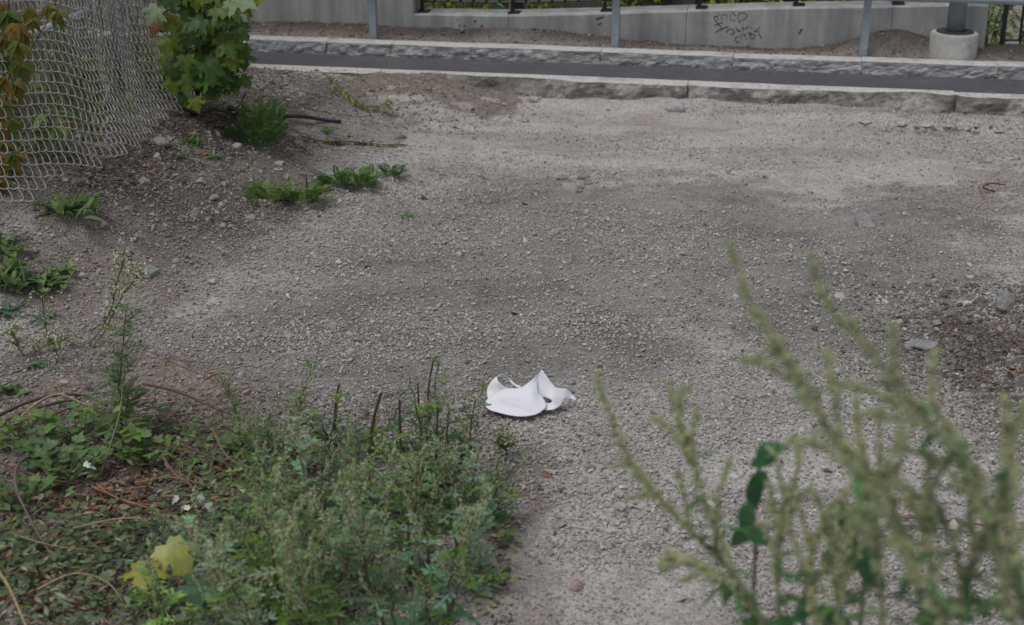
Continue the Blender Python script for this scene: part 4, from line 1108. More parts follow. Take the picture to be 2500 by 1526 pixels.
def tones(n, brown=.0):
    pal = np.array([(.36, .355, .355), (.43, .42, .41), (.39, .38, .372), (.28, .275, .27), (.40, .33, .31), (.36, .325, .30), (.16, .155, .15), (.33, .34, .355), (.41, .385, .36)])
    p = np.array([.30, .09, .26, .12, .035, .05, .035, .06, .05]); k = rng.choice(len(pal), n, p=p/p.sum())
    t = pal[k]*rng.uniform(.74, 1.24, (n, 1))*np.array([1.12, 1.09, 1.05])
    soil = np.array([.20, .172, .152])
    b_ = np.asarray(brown).reshape(-1, 1) if hasattr(brown, '__len__') else brown
    return t*(1-b_)+soil*rng.uniform(.7, 1.3, (n, 1))*b_
BARE = [(1350, 330, 620, 110, .86), (1750, 420, 700, 120, .80), (2250, 560, 500, 110, .72), (2150, 330, 500, 60, .55), (1480, 1480, 420, 110, .85), (1500, 980, 260, 40, .45), (1150, 380, 150, 60, .5), (1050, 215, 480, 60, .90), (1950, 1000, 120, 80, .4), (1220, 1340, 130, 160, .75),
        (2420, 900, 180, 130, .55), (1250, 840, 150, 25, .4), (1400, 360, 600, 60, .8), (350, 1250, 560, 320, .7)]
NT = 1000000
yy = 1.5+(rng.random(NT)**1.15)*6.3
xx = rng.uniform(-1, 1, NT)*(yy*.40+.75)
s_, n_ = sn(xx, yy)
ok = (n_ < -.004) & (xx > fence_x(yy)-.7)
xx, yy = xx[ok], yy[ok]; zz = H(xx, yy)
bare = zones(xx, yy, zz, BARE); soil_ = np.maximum(zones(xx, yy, zz, SOIL)*.75, zones(xx, yy, zz, DARK)*.95)
patch = np.clip(.55+1.9*fbm(xx*1.1, yy*3.3, 91, 4)+.9*fbm(xx*6, yy*12, 92, 3), 0, 1)
prob = (1-bare*(1-.45*patch))*(.30+.70*patch)
ok = rng.random(len(xx)) < prob; xx, yy, soil_, bare = xx[ok], yy[ok], soil_[ok], bare[ok]
rr = np.exp(rng.normal(math.log(.0027), .40, len(xx))); rr = np.minimum(rr, .0085)*(1-.2*bare)
big = rng.random(len(xx)) < .008; rr[big] *= 1.8
scatter('gravel', xx, yy, rr, tones(len(xx), np.clip(soil_*rng.uniform(.2, 1.2, len(xx)), 0, 1)), 'fine grey crushed gravel spread over the whole yard', 'gravel', lib, .62)
print('gravel grains', len(xx))
# coarser stones, many but individually small
NP = 9500
yy = rng.uniform(1.6, 7.2, NP); xx = rng.uniform(-1, 1, NP)*(yy*.40+.4); s_, n_ = sn(xx, yy); ok = (n_ < -.02) & (xx > fence_x(yy)-.3); xx, yy = xx[ok], yy[ok]; zz = H(xx, yy)
COARSE = [(450, 460, 300, 130, 1.0), (250, 640, 250, 120, .7), (1650, 420, 700, 90, .45), (1180, 470, 330, 70, 1.0), (2080, 720, 260, 130, 1), (2250, 300, 330, 35, 1), (700, 400, 300, 60, .8), (2380, 830, 160, 90, 1), (2350, 1230, 260, 200, .8), (1200, 265, 300, 25, .8), (2150, 420, 400, 100, .5)]
pr_ = .11+.89*zones(xx, yy, zz, COARSE); pr_ *= (1-.30*zones(xx, yy, zz, BARE)); ok = rng.random(len(xx)) < pr_; xx, yy = xx[ok], yy[ok]
so = zones(xx, yy, H(xx, yy), SOIL)*.4
rr = np.minimum(np.exp(rng.normal(math.log(.0068), .42, len(xx))), .02)*(1+.6*zones(xx, yy, H(xx, yy), [(430, 450, 320, 140, 1.0)]))
scatter('coarse_pebbles', xx, yy, rr, tones(len(xx), so), 'scattered coarser pebbles and chips lying between the gravel', 'pebbles', lib, .2)
Sg = rng.uniform(-3, 4.5, 5200); Ng = np.where(rng.random(5200) < .5, np.abs(rng.normal(0, .05, 5200))+.02, NB-np.abs(rng.normal(0, .035, 5200)))
xg = K0.x+TD.x*Sg+ND.x*Ng; yg = K0.y+TD.y*Sg+ND.y*Ng
_H = H
Ng_top = Ng < KW
rg = np.exp(rng.normal(math.log(.0016), .5, 5200))
H = lambda x, y: np.where(Ng_top, ZF+.002, ZA+.001)
scatter('path_grit', xg, yg, rg, tones(5200, .5), 'fine grit spilled over the kerb and the edges of the asphalt path', 'grit', lib, .2)
H = _H
# crumbs of earth along the wall, on the heap and around the weeds
lib2 = bpy.data.collections.new('earth_source')
def src2(i):
    bm = rock_bm(1, .85, .7, 1300+i, 16); me = bpy.data.meshes.new('earth_crumb_%d' % i); bm.to_mesh(me); bm.free(); me.materials.append(M['gravel']); o = bpy.data.objects.new('earth_crumb_%d' % i, me); lib2.objects.link(o)
for i in range(5): src2(i)
S1 = rng.uniform(-3.5, 4.5, 8000); N1 = NW-.003-np.abs(rng.normal(0, .16, 8000)); N1 = np.maximum(N1, NB+KW); x1 = K0.x+TD.x*S1+ND.x*N1; y1 = K0.y+TD.y*S1+ND.y*N1
x2 = rng.uniform(-2.0, .3, 26000); y2 = rng.uniform(5.6, 7.2, 26000); s2, n2 = sn(x2, y2); ok = (n2 < -.005) & (n2 > -.75+rng.normal(0, .12, 26000)) & (s2 < S_MOUND-.1+rng.normal(0, .3, 26000)) & (rng.random(26000) < .45); x2, y2 = x2[ok], y2[ok]
x3 = rng.uniform(-1.7, 0, 16000); y3 = rng.uniform(1.6, 3.2, 16000)
x4 = rng.normal(1.32, .2, 9000); y4 = rng.normal(3.42, .22, 9000)
y5 = rng.uniform(4.3, 6.6, 14000); x5 = fence_x(y5)+rng.normal(.10, .13, 14000)
xx = np.concatenate([x1, x2, x3, x4, x5]); yy = np.concatenate([y1, y2, y3, y4, y5])
rr = np.minimum(np.exp(rng.normal(math.log(.0036), .5, len(xx))), .016)
tn = np.array([.225, .20, .18])*rng.uniform(.6, 1.25, (len(xx), 1)); tn[len(x1)+len(x2):] *= .72
scatter('earth_crumbs', xx, yy, rr, tn, 'loose brown earth crumbs along the wall, the heap and under the weeds', 'earth', lib2, .2, 5)

# ------------------------------------------------------------------ low weeds on the yard
def feather(b, p, d, up, L_, W, col, n=8):
    """Pinnate leaf: midrib with pairs of toothed leaflets."""
    d, s, u = frame(d, up); prev = p
    for i in range(n+1):
        t = (i+.5)/(n+1); c = p+d*L_*t+u*(L_*.12*math.sin(t*2.4))-Vector((0, 0, 1))*(.28*L_*t*t)
        b.add([prev-s*L_*.008, c-s*L_*.008, c+s*L_*.008, prev+s*L_*.008], [(0, 1, 2, 3)], (.10, .15, .06)); prev = c
        ww = W*math.sin(math.pi*(.16+.78*t))
        for sg in (-1, 1):
            dd = (d*.45+s*sg+u*random.uniform(-.1, .35)).normalized(); diamond(b, c, dd, dd.cross(u).normalized(), ww*.5, L_*.095, jit(col, .16))
def feather_clump(name, q, r, h, n, L_, W, col, label, cat, seed):
    random.seed(seed); root = empty(name, q, label, cat); f = MB()
    for k in range(n):
        a = random.uniform(0, 6.28); rr = r*math.sqrt(random.random()); el = random.uniform(.5, 1.45) if h > .08 else random.uniform(.3, 1.2)
        p = q+Vector((math.cos(a)*rr*.8, math.sin(a)*rr*.6, random.uniform(0, h*.55))); a2 = a+random.uniform(-.7, .7); c = jit(col, .25)
        feather(f, p, Vector((math.cos(a2)*math.cos(el), math.sin(a2)*math.cos(el), math.sin(el))), Vector((0, 0, 1)) if el < 1 else Vector((-math.cos(a2), -math.sin(a2), .3)), L_*random.uniform(.6, 1.15), W*random.uniform(.8, 1.2), c)
    o = f.build('foliage', M['leaf'], root); o['kind'] = 'stuff'; return root
TG = (.095, .165, .05); SG = (.11, .16, .045)
q = gp(640, 362)
feather_clump('tansy_plant', q, .095, .24, 120, .085, .036, TG, 'bushy feathery bright green tansy below the maple sapling', 'wild plant', 41)
feather_clump('tansy_plant', gp(582, 345), .05, .10, 22, .06, .026, (.05, .09, .035), 'low dark feathery plant hugging the left side of the big tansy', 'wild plant', 42)
feather_clump('silverweed', gp(655, 497), .075, .05, 46, .075, .034, SG, 'left end clump of the low silverweed row, beside the grey triangular stone', 'wild plant', 43)
feather_clump('silverweed', gp(735, 497), .085, .05, 52, .080, .034, (.10, .155, .04), 'yellowish green silverweed clump with an upright dry stalk in it', 'wild plant', 44)
feather_clump('silverweed', gp(822, 462), .060, .05, 42, .080, .036, (.055, .12, .035), 'deep green silverweed clump in the middle of the weed row', 'wild plant', 45)
feather_clump('silverweed', gp(888, 462), .055, .05, 36, .080, .036, TG, 'silverweed clump with tall curved leaf, second from the right of the row', 'wild plant', 46)
feather_clump('silverweed', gp(955, 437), .045, .04, 26, .060, .030, (.05, .10, .035), 'smallest silverweed tuft at the right end of the row', 'wild plant', 47)
b = MB(); b.tube([gp(751, 487), py_at(749, 455, gp(751, 487).y), py_at(748, 425, gp(751, 487).y)], [.0028, .0024, .0018], 5, (.05, .035, .03)); tag(b.build('dry_stalk', M['stem']), 'short dark dry stalk standing upright in the yellowish silverweed', 'stalk')
b = MB(); b.tube([gp(769, 492), py_at(767, 458, gp(769, 492).y)], [.0014, .001], 4, (.12, .08, .05)); tag(b.build('dry_stalk', M['stem']), 'thin brown stalk right of the dark one in the silverweed', 'stalk')

PETAL = ell_mesh('petal', 1, .4, (.75, .55, .02), 3, .2, .1)
BLADE = {k: ell_mesh('rosette_leaf_%s' % k, 1, w, c, 6, cu, .25, .04, .8) for k, w, c, cu in (('narrow', .18, (.075, .14, .04), .35), ('broad', .36, (.10, .155, .06), .3), ('pale', .30, (.12, .18, .07), .25), ('bluish', .34, (.07, .125, .075), .3), ('grassy', .07, (.09, .14, .05), .45), ('dusky', .3, (.07, .11, .04), .3))}
ROS = [((168, 522), 26, .105, ('narrow', 'narrow', 'pale'), 'narrow leaved rosette below the fence mesh on the left slope', .55),
       ((468, 352), 22, .060, ('narrow', 'narrow', 'grassy'), 'bright green rosette on the slope under the maple sapling, right of the rounded stone', .6), ((440, 388), 14, .040, ('narrow',), 'small rosette below the bright green one on the slope', .6),
       ((515, 386), 13, .042, ('pale', 'narrow'), 'small flat rosette right of two others on the slope', .35), ((990, 532), 14, .038, ('narrow',), 'lone little green rosette on bare gravel in mid yard', .35),
       ((587, 419), 9, .028, ('pale',), 'tiny pale green seedling on the stony slope, right one', .4), ((527, 432), 9, .024, ('pale',), 'tiny pale green seedling on the stony slope, left one', .4), ((800, 326), 14, .050, ('narrow',), 'little green rosette beside the end of the black hose', .5),
       ((1865, 436), 8, .018, ('dusky',), 'tiny dark sprout alone on the sandy ground in the right half', .5), ((980, 338), 8, .03, ('dusky',), 'tiny sprout at the tip of the lying green sprig', .3),
       ((30, 668), 16, .085, ('broad', 'pale'), 'broad leaved plant at the left edge, furthest left of the leafy row', .55), ((75, 690), 15, .080, ('broad', 'bluish'), 'broad leaved rosette in the middle of the leafy row at the left edge', .4), ((128, 700), 16, .075, ('pale', 'broad'), 'broad leaved rosette at the right end of the leafy row at the left edge', .5),
       ((8, 700), 22, .10, ('grassy', 'pale'), 'grassy tuft at the left edge in front of the leafy row', 1.0), ((150, 668), 14, .06, ('pale', 'narrow'), 'light green rosette behind the right end of the leafy row', .6),
       ((20, 612), 16, .09, ('broad', 'dusky'), 'leafy plant at the left edge under the creeper', .6), ((15, 765), 12, .06, ('bluish',), 'small bluish green rosette at the left edge on reddish grit', .3), ((100, 780), 8, .045, ('bluish',), 'sparse bluish rosette on reddish grit near the left edge', .3),
       ((98, 900), 9, .05, ('bluish',), 'dark green seedling on grit left of the dry stalks', .3), ((20, 960), 14, .05, ('dusky', 'broad'), 'low dark leafy tuft at the left edge above the dry stalks', .5),
       ((1080, 1500), 10, .05, ('pale', 'broad'), 'leaf tuft under the mugwort by the bottom edge', .5), ((2395, 1500), 14, .06, ('grassy', 'narrow'), 'grass tuft in the bottom right corner', 1.0)]
for (pp, n, L_, kinds, lab, el) in ROS:
    q = gp(*pp); random.seed(int(pp[0]*7+pp[1])); root = empty('rosette_weed', q, lab, 'weed', None)
    for k in range(int(n*1.7)):
        a = k*2.4+random.uniform(-.4, .4); e = min(1.35, el*random.uniform(.5, 2.2)); sp_ = L_*random.choice((.1, .1, .35, .7))
        d = Vector((math.cos(a)*math.cos(e), math.sin(a)*math.cos(e), math.sin(e)))
        put(BLADE[random.choice(kinds)], 'leaf', root, q+Vector((math.cos(a*1.7)*sp_, math.sin(a*1.7)*sp_, .003)), d, Vector((0, 0, 1)), L_*random.uniform(.35, .95))

# yellow flowers on thin stalks
for (fx, fy, bx, by, lab) in ((705, 243, 690, 300, 'yellow flower on a thin stalk behind the tansy'), (571, 274, 585, 318, 'yellow flower left of the tansy, upper of two'), (588, 288, 595, 330, 'yellow flower left of the tansy, lower of two')):
    q = gp(bx, by); root = empty('yellow_flower', q, lab, 'flower'); t = py_at(fx, fy, q.y-.02)
    b = MB(); b.tube(curve(q, t, .005, 4, .003), .0011, 4, (.07, .12, .04)); b.build('stem', M['stem'], root)
    for k in range(9):
        a = k*.7; put(PETAL, 'petal', root, t, Vector((math.cos(a), math.sin(a), .25)), Vector((0, 0, 1)), .011)

# ------------------------------------------------------------------ lying branches, hose, twigs
def lying(name, pix, label, cat, col, rad, leaf=None, leafL=.05, nleaf=0, dz=(.01,), W=.18, group=None, seed=1):
    random.seed(seed); n = len(pix); P = []
    for i, (a, b_) in enumerate(pix):
        h = dz[min(i, len(dz)-1)]; g0 = gp(a, b_); z = g0.z+h; P.append(pz(a, b_, z))
    sm = []
    for i in range(n-1):
        p0 = P[max(i-1, 0)]; p1 = P[i]; p2 = P[i+1]; p3 = P[min(i+2, n-1)]
        for k in range(4):
            t = k/4; sm.append(.5*((2*p1)+(-p0+p2)*t+(2*p0-5*p1+4*p2-p3)*t*t+(-p0+3*p1-3*p2+p3)*t**3))
    sm.append(P[-1]); m = len(sm)
    for i, v in enumerate(sm): v.z = max(v.z, Hf(v.x, v.y)+rad*.7)
    b = MB(); b.tube(sm, [rad*(1-.55*i/(m-1)) for i in range(m)], 6, col)
    if not nleaf: return tag(b.build(name, M['stem'] if cat != 'hose' else M['hose'], None, True), label, cat, group)
    root = empty(name, P[0], label, cat, group); b.build('stem', M['stem'], root, True); f = MB()
    for i in range(nleaf):
        t = random.uniform(.12, 1)*(m-1); k = min(int(t), m-2); p = sm[k].lerp(sm[k+1], t-k); ax = (sm[k+1]-sm[k]).normalized()
        lance(f, p, ax*.8+rvec(.7)+Vector((0, 0, -.25)), Vector((0, 0, 1)), leafL*random.uniform(.6, 1.2), leafL*W, jit(random.choice(leaf), .2), .35)
    o = f.build('foliage', M['leaf'], root); o['kind'] = 'stuff'; return root
PALE = [(.22, .24, .11), (.15, .18, .06), (.26, .26, .14), (.10, .14, .05)]
lying('fallen_branch', [(612, 186), (640, 175), (690, 170), (740, 172), (800, 182), (850, 192), (905, 205)], 'leafy broken branch arching over the earth heap near the asphalt path', 'branch', (.17, .08, .055), .004, PALE, .05, 110, (.02, .04, .06, .06, .05, .035, .02), seed=2)
lying('fallen_branch', [(648, 192), (690, 178), (740, 178), (790, 186), (820, 205), (850, 228), (885, 256), (925, 259), (950, 242)], 'wilted pale leafy branch trailing down the earth heap', 'branch', (.17, .09, .06), .0035, PALE, .05, 150, (.01, .03, .05, .05, .04, .03, .02, .02, .05), seed=3)
lying('fallen_branch', [(735, 332), (790, 345), (850, 346), (920, 352), (985, 352)], 'flat dark green leafy sprig lying on the ground right of the tansy', 'branch', (.12, .09, .05), .0028, [(.07, .10, .03), (.10, .13, .04), (.05, .07, .025)], .045, 90, (.008,), seed=4)
lying('twig', [(680, 255), (725, 222), (760, 232), (800, 240)], 'thin brown twig bent over the earth heap', 'twig', (.13, .08, .06), .002, dz=(.005, .03, .02, .005), seed=5)
lying('twig', [(700, 256), (760, 250), (815, 235)], 'thin pale twig pointing up right on the earth heap', 'twig', (.24, .18, .14), .0026, dz=(.005, .02, .045), seed=6)
lying('twig', [(745, 262), (800, 275), (860, 284), (920, 284)], 'long reddish twig on the ground beyond the black hose', 'twig', (.16, .09, .075), .0018, dz=(.006,), seed=7)
lying('twig', [(690, 300), (760, 306), (830, 314)], 'straight reddish twig on the ground in front of the black hose', 'twig', (.19, .10, .085), .002, dz=(.006,), seed=8)
lying('hose', [(556, 262), (590, 276), (640, 287), (690, 283), (735, 284), (785, 292), (832, 306)], 'black rubber hose end sticking out of the ground behind the tansy', 'hose', (.05, .05, .05), .0125, dz=(.03, .02, .005, .012, .02, .008, -.006), seed=9)
lying('dead_branch', [(440, 262), (480, 275), (530, 268), (575, 282)], 'dark dead branch on the ground under the maple sapling', 'branch', (.06, .05, .045), .008, dz=(.02, .03, .03, .01), seed=10)
lying('dead_branch', [(500, 300), (540, 288), (580, 262), (600, 225)], 'dark dead branch rising from the litter right of the maple sapling', 'branch', (.07, .058, .05), .005, dz=(.01, .02, .05, .10), seed=11)
lying('twig', [(2430, 468), (2400, 458), (2420, 447), (2455, 452)], 'hooked dark twig on the brown patch near the right edge', 'twig', (.09, .06, .05), .004, dz=(.01, .02, .03, .01), seed=12)
lying('twig', [(2392, 455), (2404, 487)], 'short orange brown stick beside the hooked dark twig', 'twig', (.32, .20, .14), .004, dz=(.01,), seed=13)
lying('twig', [(2465, 476), (2560, 474)], 'pale straight stick lying at the right edge', 'twig', (.42, .37, .32), .0025, dz=(.008,), seed=14)
lying('straw', [(1275, 460), (1340, 464)], 'pale straw on the coarse grit in mid yard, upper of two', 'straw', (.42, .36, .29), .0013, dz=(.006,), seed=15)
lying('straw', [(1272, 468), (1342, 465)], 'pale straw on the coarse grit in mid yard, lower of two', 'straw', (.42, .36, .29), .0013, dz=(.006,), seed=16)
lying('twig', [(1218, 1126), (1265, 1124)], 'short dark stick on gravel beside the mugwort edge', 'twig', (.10, .075, .06), .0022, dz=(.006,), seed=17)
lying('twig', [(1228, 1192), (1292, 1202)], 'short pale brown stick on gravel beside the mugwort edge', 'twig', (.30, .22, .15), .0022, dz=(.006,), seed=18)
lying('twig', [(2195, 1262), (2330, 1272), (2440, 1288), (2520, 1294)], 'long orange brown stalk on the ground behind the right foreground weeds, upper one', 'twig', (.26, .13, .08), .0028, dz=(.01,), seed=19)
lying('twig', [(2200, 1282), (2290, 1290), (2390, 1302)], 'long dull stalk on the ground behind the right foreground weeds, lower one', 'twig', (.18, .13, .10), .0022, dz=(.01,), seed=20)
lying('twig', [(2365, 1325), (2440, 1370)], 'reddish twig slanting on the stones near the bottom right', 'twig', (.22, .12, .09), .0016, dz=(.008,), seed=21)
lying('twig', [(2245, 1165), (2310, 1190)], 'tan twig leaning on the bluish stone', 'twig', (.26, .19, .12), .0018, dz=(.012,), seed=22)
# stalks of the cut weeds in the left foreground
D_, T_, O_, G_, V_c = (.075, .055, .045), (.34, .25, .15), (.26, .12, .06), (.15, .16, .07), (.13, .095, .10)
STK = [([(-20, 1022), (60, 985), (130, 966), (205, 966), (262, 992)], D_, .0045, (.02, .05, .06, .05, .02), 'dark brown bent stalk entering from the left edge above a tan one'),
 ([(-20, 1042), (60, 1005), (130, 985), (185, 975)], (.15, .12, .08), .006, (.03, .04, .04, .03), 'thick olive brown stalk end at the left edge'),
 ([(42, 1027), (90, 985), (142, 963), (195, 982), (260, 1010)], T_, .0042, (.03, .06, .07, .05, .02), 'arched tan dry stalk near the left edge'),
 ([(130, 945), (190, 940), (260, 932)], (.20, .16, .10), .0018, (.01,), 'thin straight dry stalk above the arched tan one'),
 ([(100, 1025), (150, 1004), (185, 990)], (.16, .12, .09), .004, (.03,), 'short brown stalk under the arched tan one'),
 ([(350, 937), (430, 955), (500, 985), (560, 1010), (600, 1030), (620, 1055)], (.11, .075, .07), .0036, (.07, .075, .07, .06, .05, .03), 'long dark reddish stalk arching right above the mugwort leaves'),
 ([(310, 1100), (350, 1060), (405, 1030), (458, 978)], (.13, .095, .08), .0030, (.02, .04, .05, .07), 'straight dark stalk crossing below the long reddish one'),
 ([(440, 1083), (500, 1110), (560, 1135), (650, 1168)], (.13, .085, .075), .0036, (.06, .055, .05, .03), 'reddish brown stalk slanting down right in the mugwort'),
 ([(98, 1113), (60, 1120), (38, 1150), (42, 1200), (60, 1240), (85, 1290), (120, 1345), (170, 1415)], V_c, .0042, (.02, .05, .07, .07, .06, .05, .04, .01), 'smooth greyish violet stem curving down the left foreground'),
 ([(-20, 1118), (40, 1145), (110, 1168), (190, 1182)], (.15, .09, .07), .0038, (.05, .04, .03, .02), 'brown stalk running in from the left edge below the leafy clumps'),
 ([(395, 1212), (480, 1210), (600, 1206)], (.27, .20, .12), .0034, (.03,), 'straight tan stalk lying level among the weeds'),
 ([(225, 1188), (300, 1222), (400, 1248)], (.28, .14, .08), .0028, (.015,), 'orange brown stalk lying on the litter, upper of two'),
 ([(235, 1180), (270, 1208), (330, 1228), (410, 1238)], (.24, .13, .08), .0024, (.03, .02, .015, .01), 'orange brown stalk lying on the litter, lower of two'),
 ([(385, 868), (400, 905), (396, 935), (370, 958)], (.22, .17, .12), .003, (.10, .09, .07, .05), 'kinked dry stalk below the leafy mugwort top'),
 ([(405, 880), (430, 905), (450, 945)], G_, .0026, (.10, .09, .07), 'short greenish stalk leaning right below the leafy mugwort top'),
 ([(375, 862), (430, 878), (520, 886), (640, 898)], (.21, .13, .09), .0018, (.11, .11, .10, .09), 'thin brown stalk stretching right over the gravel'),
 ([(410, 880), (470, 905), (520, 930), (545, 955)], (.20, .15, .08), .0022, (.10, .10, .09, .07), 'thin olive stalk stretching right and down over the gravel'),
 ([(500, 928), (530, 912), (558, 914), (552, 945), (530, 1000), (500, 1062)], O_, .0028, (.10, .11, .11, .10, .07, .03), 'orange stalk bent sharply at its top'),
 ([(245, 1160), (268, 1090), (292, 1010), (300, 925)], (.19, .21, .09), .0028, (.02, .06, .11, .16), 'pale green stem standing up among the dead stalks'),
 ([(345, 1070), (300, 1035), (262, 1008)], G_, .0026, (.03,), 'olive stalk branching off the pale green stem'),
 ([(-20, 1375), (20, 1430), (60, 1520), (80, 1560)], (.30, .25, .14), .004, (.06, .05, .04, .03), 'pale stalk in the bottom left corner'),
 ([(80, 1258), (120, 1228), (148, 1208)], (.30, .24, .14), .0018, (.015,), 'thin tan straw in the left foreground litter'),
 ([(130, 1245), (190, 1235)], (.30, .21, .13), .0018, (.012,), 'thin straw right of the smooth violet stem'),
 ([(240, 1245), (290, 1262), (318, 1275)], (.05, .042, .038), .0032, (.012,), 'blackened stalk on the dark litter'),
 ([(600, 1455), (640, 1418), (655, 1405)], (.24, .15, .09), .0034, (.10, .11, .12), 'brown cut stalk end between the bottom weeds'),
 ([(395, 1112), (430, 1160), (470, 1190), (482, 1240), (490, 1290)], V_c, .0028, (.07, .06, .05, .04, .03), 'thin violet stem hanging down with white-backed leaves')]
STK += [([(640, 1250), (740, 1150), (860, 1085), (960, 1040)], (.16, .12, .09), .0026, (.04, .10, .12, .11), 'slim dark stem rising right through the mugwort stand'),
 ([(180, 1290), (300, 1265), (420, 1275), (500, 1300)], (.30, .24, .15), .0022, (.04, .06, .05, .03), 'pale straw coloured stalk arching over the creeping weeds'),
 ([(20, 1300), (120, 1330), (230, 1345)], (.26, .2, .13), .002, (.03, .05, .04), 'thin straw on the creeping weeds at the left'),
 ([(520, 1050), (560, 1120), (640, 1150), (720, 1160)], (.20, .16, .11), .0022, (.06, .08, .07, .05), 'grey brown stem lying across the leafy middle of the left foreground'),
 ([(330, 1180), (420, 1165), (520, 1190)], (.22, .15, .11), .0022, (.05, .06, .04), 'short reddish stem lying above the dark litter'),
 ([(90, 1440), (180, 1400), (260, 1420), (300, 1470)], (.32, .27, .18), .0024, (.04, .06, .05, .03), 'bleached stalk arching left of the yellow maple leaves')]
for i, (pp, col, r, dz, lab) in enumerate(STK): lying('dry_stalk', pp, lab, 'stalk', col, r, dz=dz, seed=400+i)
for i, (p0, p1, p2, r, lab) in enumerate((((905, 1062), (915, 1010), (931, 958), .0042, 'thick cut brown stalk standing up behind the mugwort'), ((978, 1085), (976, 1020), (975, 975), .0032, 'slim cut brown stalk standing right of the thick one'), ((818, 1005), (822, 970), (828, 938), .0034, 'short cut reddish stalk standing among leafy shoots'), ((1045, 960), (1050, 920), (1058, 880), .0028, 'upright brown stalk tip above the right mugwort'), ((1025, 1040), (1022, 980), (1020, 935), .0026, 'thin cut stalk left of the right mugwort stems'))):
    q = gp(p0[0], p0[1]+50); b = MB(); b.tube([q, py_at(*p0, q.y+.0), py_at(*p1, q.y-.01), py_at(*p2, q.y-.02)], [r*1.1, r, r*.9, r*.8], 6, (.15, .095, .065)); tag(b.build('cut_stalk', M['stem'], None), lab, 'stalk')

# leaf litter and small debris
random.seed(77); b = MB(); f = MB()
for (cx, cy, rx, ry, n) in ((480, 300, 110, 45, 260), (300, 430, 130, 40, 200), (420, 360, 200, 60, 60), (250, 1230, 330, 70, 900), (520, 1150, 300, 90, 700), (2430, 880, 120, 90, 60), (770, 348, 120, 25, 70), (2300, 320, 160, 12, 90), (150, 1430, 300, 120, 900), (300, 1030, 330, 60, 300), (950, 1300, 250, 150, 500)):
    for i in range(n):
        q = gp(cx+random.gauss(0, rx*.5), cy+random.gauss(0, ry*.5)); a = random.uniform(0, 6.28); L_ = random.uniform(.01, .03)
        if random.random() < .5: lance(f, q+Vector((0, 0, .004)), Vector((math.cos(a), math.sin(a), random.uniform(-.1, .4))), Vector((random.uniform(-.6, .6), random.uniform(-.6, .6), 1)), L_, L_*random.uniform(.3, .6), jit(random.choice(((.15, .07, .045), (.09, .06, .045), (.055, .045, .04), (.24, .12, .06), (.19, .16, .11))), .25), .1)
        else: b.tube([q+Vector((0, 0, .003)), q+Vector((math.cos(a)*L_*1.6, math.sin(a)*L_*1.6, random.uniform(.002, .012)))], random.uniform(.0006, .0016), 3, jit(random.choice(((.10, .075, .06), (.26, .20, .14), (.06, .05, .045))), .3), cap=False)
tag(f.build('leaf_litter', M['leaf']), 'brown dead leaf litter under the sapling and between the weeds', 'leaf litter', kind='stuff')
tag(b.build('twig_litter', M['stem']), 'tiny twigs and straw bits strewn between the weeds', 'twig litter', kind='stuff')
# a few straws over the open gravel
b = MB()
for i in range(260):
    q = gp(random.uniform(0, 2500), random.uniform(300, 1500)); a = random.gauss(0, .8); L_ = random.uniform(.01, .035)
    b.tube([q+Vector((0, 0, .006)), q+Vector((math.cos(a)*L_, math.sin(a)*L_, .007))], .0006, 3, jit((.24, .19, .14), .4), cap=False)
tag(b.build('straw_litter', M['stem']), 'tiny straw bits strewn over the open gravel', 'straw litter', kind='stuff')
# trodden clay lumps in mid yard
random.seed(8)
for i in range(9):
    c = gp(1405+random.gauss(0, 24), 438+random.gauss(0, 12)); bm = rock_bm(random.uniform(.012, .026), random.uniform(.01, .018), random.uniform(.006, .011), 700+i, 22); me = bpy.data.meshes.new('clay_lump'); bm.to_mesh(me); bm.free()
    at = me.attributes.new('tint', 'FLOAT_COLOR', 'FACE'); arr = np.ones((len(me.polygons), 4), np.float32); arr[:, :3] = (.25, .225, .20); at.data.foreach_set('color', arr.ravel())
    me.materials.append(M['stone']); o = bpy.data.objects.new('clay_lump', me); COL.objects.link(o); o.location = c+Vector((0, 0, .004)); o.rotation_euler = (0, 0, random.uniform(0, 6))
    tag(o, 'trodden clay lump in the loose handful of lumps near mid yard', 'clay lump', 'trodden clay lumps')

# ------------------------------------------------------------------ ground cover in the left foreground
def lobed(b, p, d, up, L_, col):
    d, s, u = frame(d, up)
    for t, w, k in ((.30, .55, .9), (.55, .42, .7)):
        for sg in (-1, 1):
            dd = (d*.6+s*sg*k+u*.1).normalized(); diamond(b, p+d*L_*t*.7, dd, dd.cross(u).normalized(), L_*w, L_*.28, jit(col, .1))
    diamond(b, p+d*L_*.2, d, s, L_*.8, L_*.34, col)
random.seed(55); g = MB()
COVER = [(60, 1370, 260, 110, 900, (.07, .10, .05)), (300, 1340, 280, 70, 520, (.065, .095, .045)), (430, 1080, 200, 50, 190, (.10, .125, .06)), (560, 1130, 170, 90, 330, (.09, .125, .055)), (420, 1490, 420, 110, 1300, (.085, .115, .065)), (200, 1140, 260, 70, 70, (.075, .11, .05)), (620, 1330, 160, 160, 520, (.06, .10, .05)), (1230, 1330, 30, 20, 40, (.12, .15, .07)), (1190, 1440, 60, 50, 50, (.13, .16, .08)), (900, 1250, 260, 130, 700, (.05, .09, .04))]
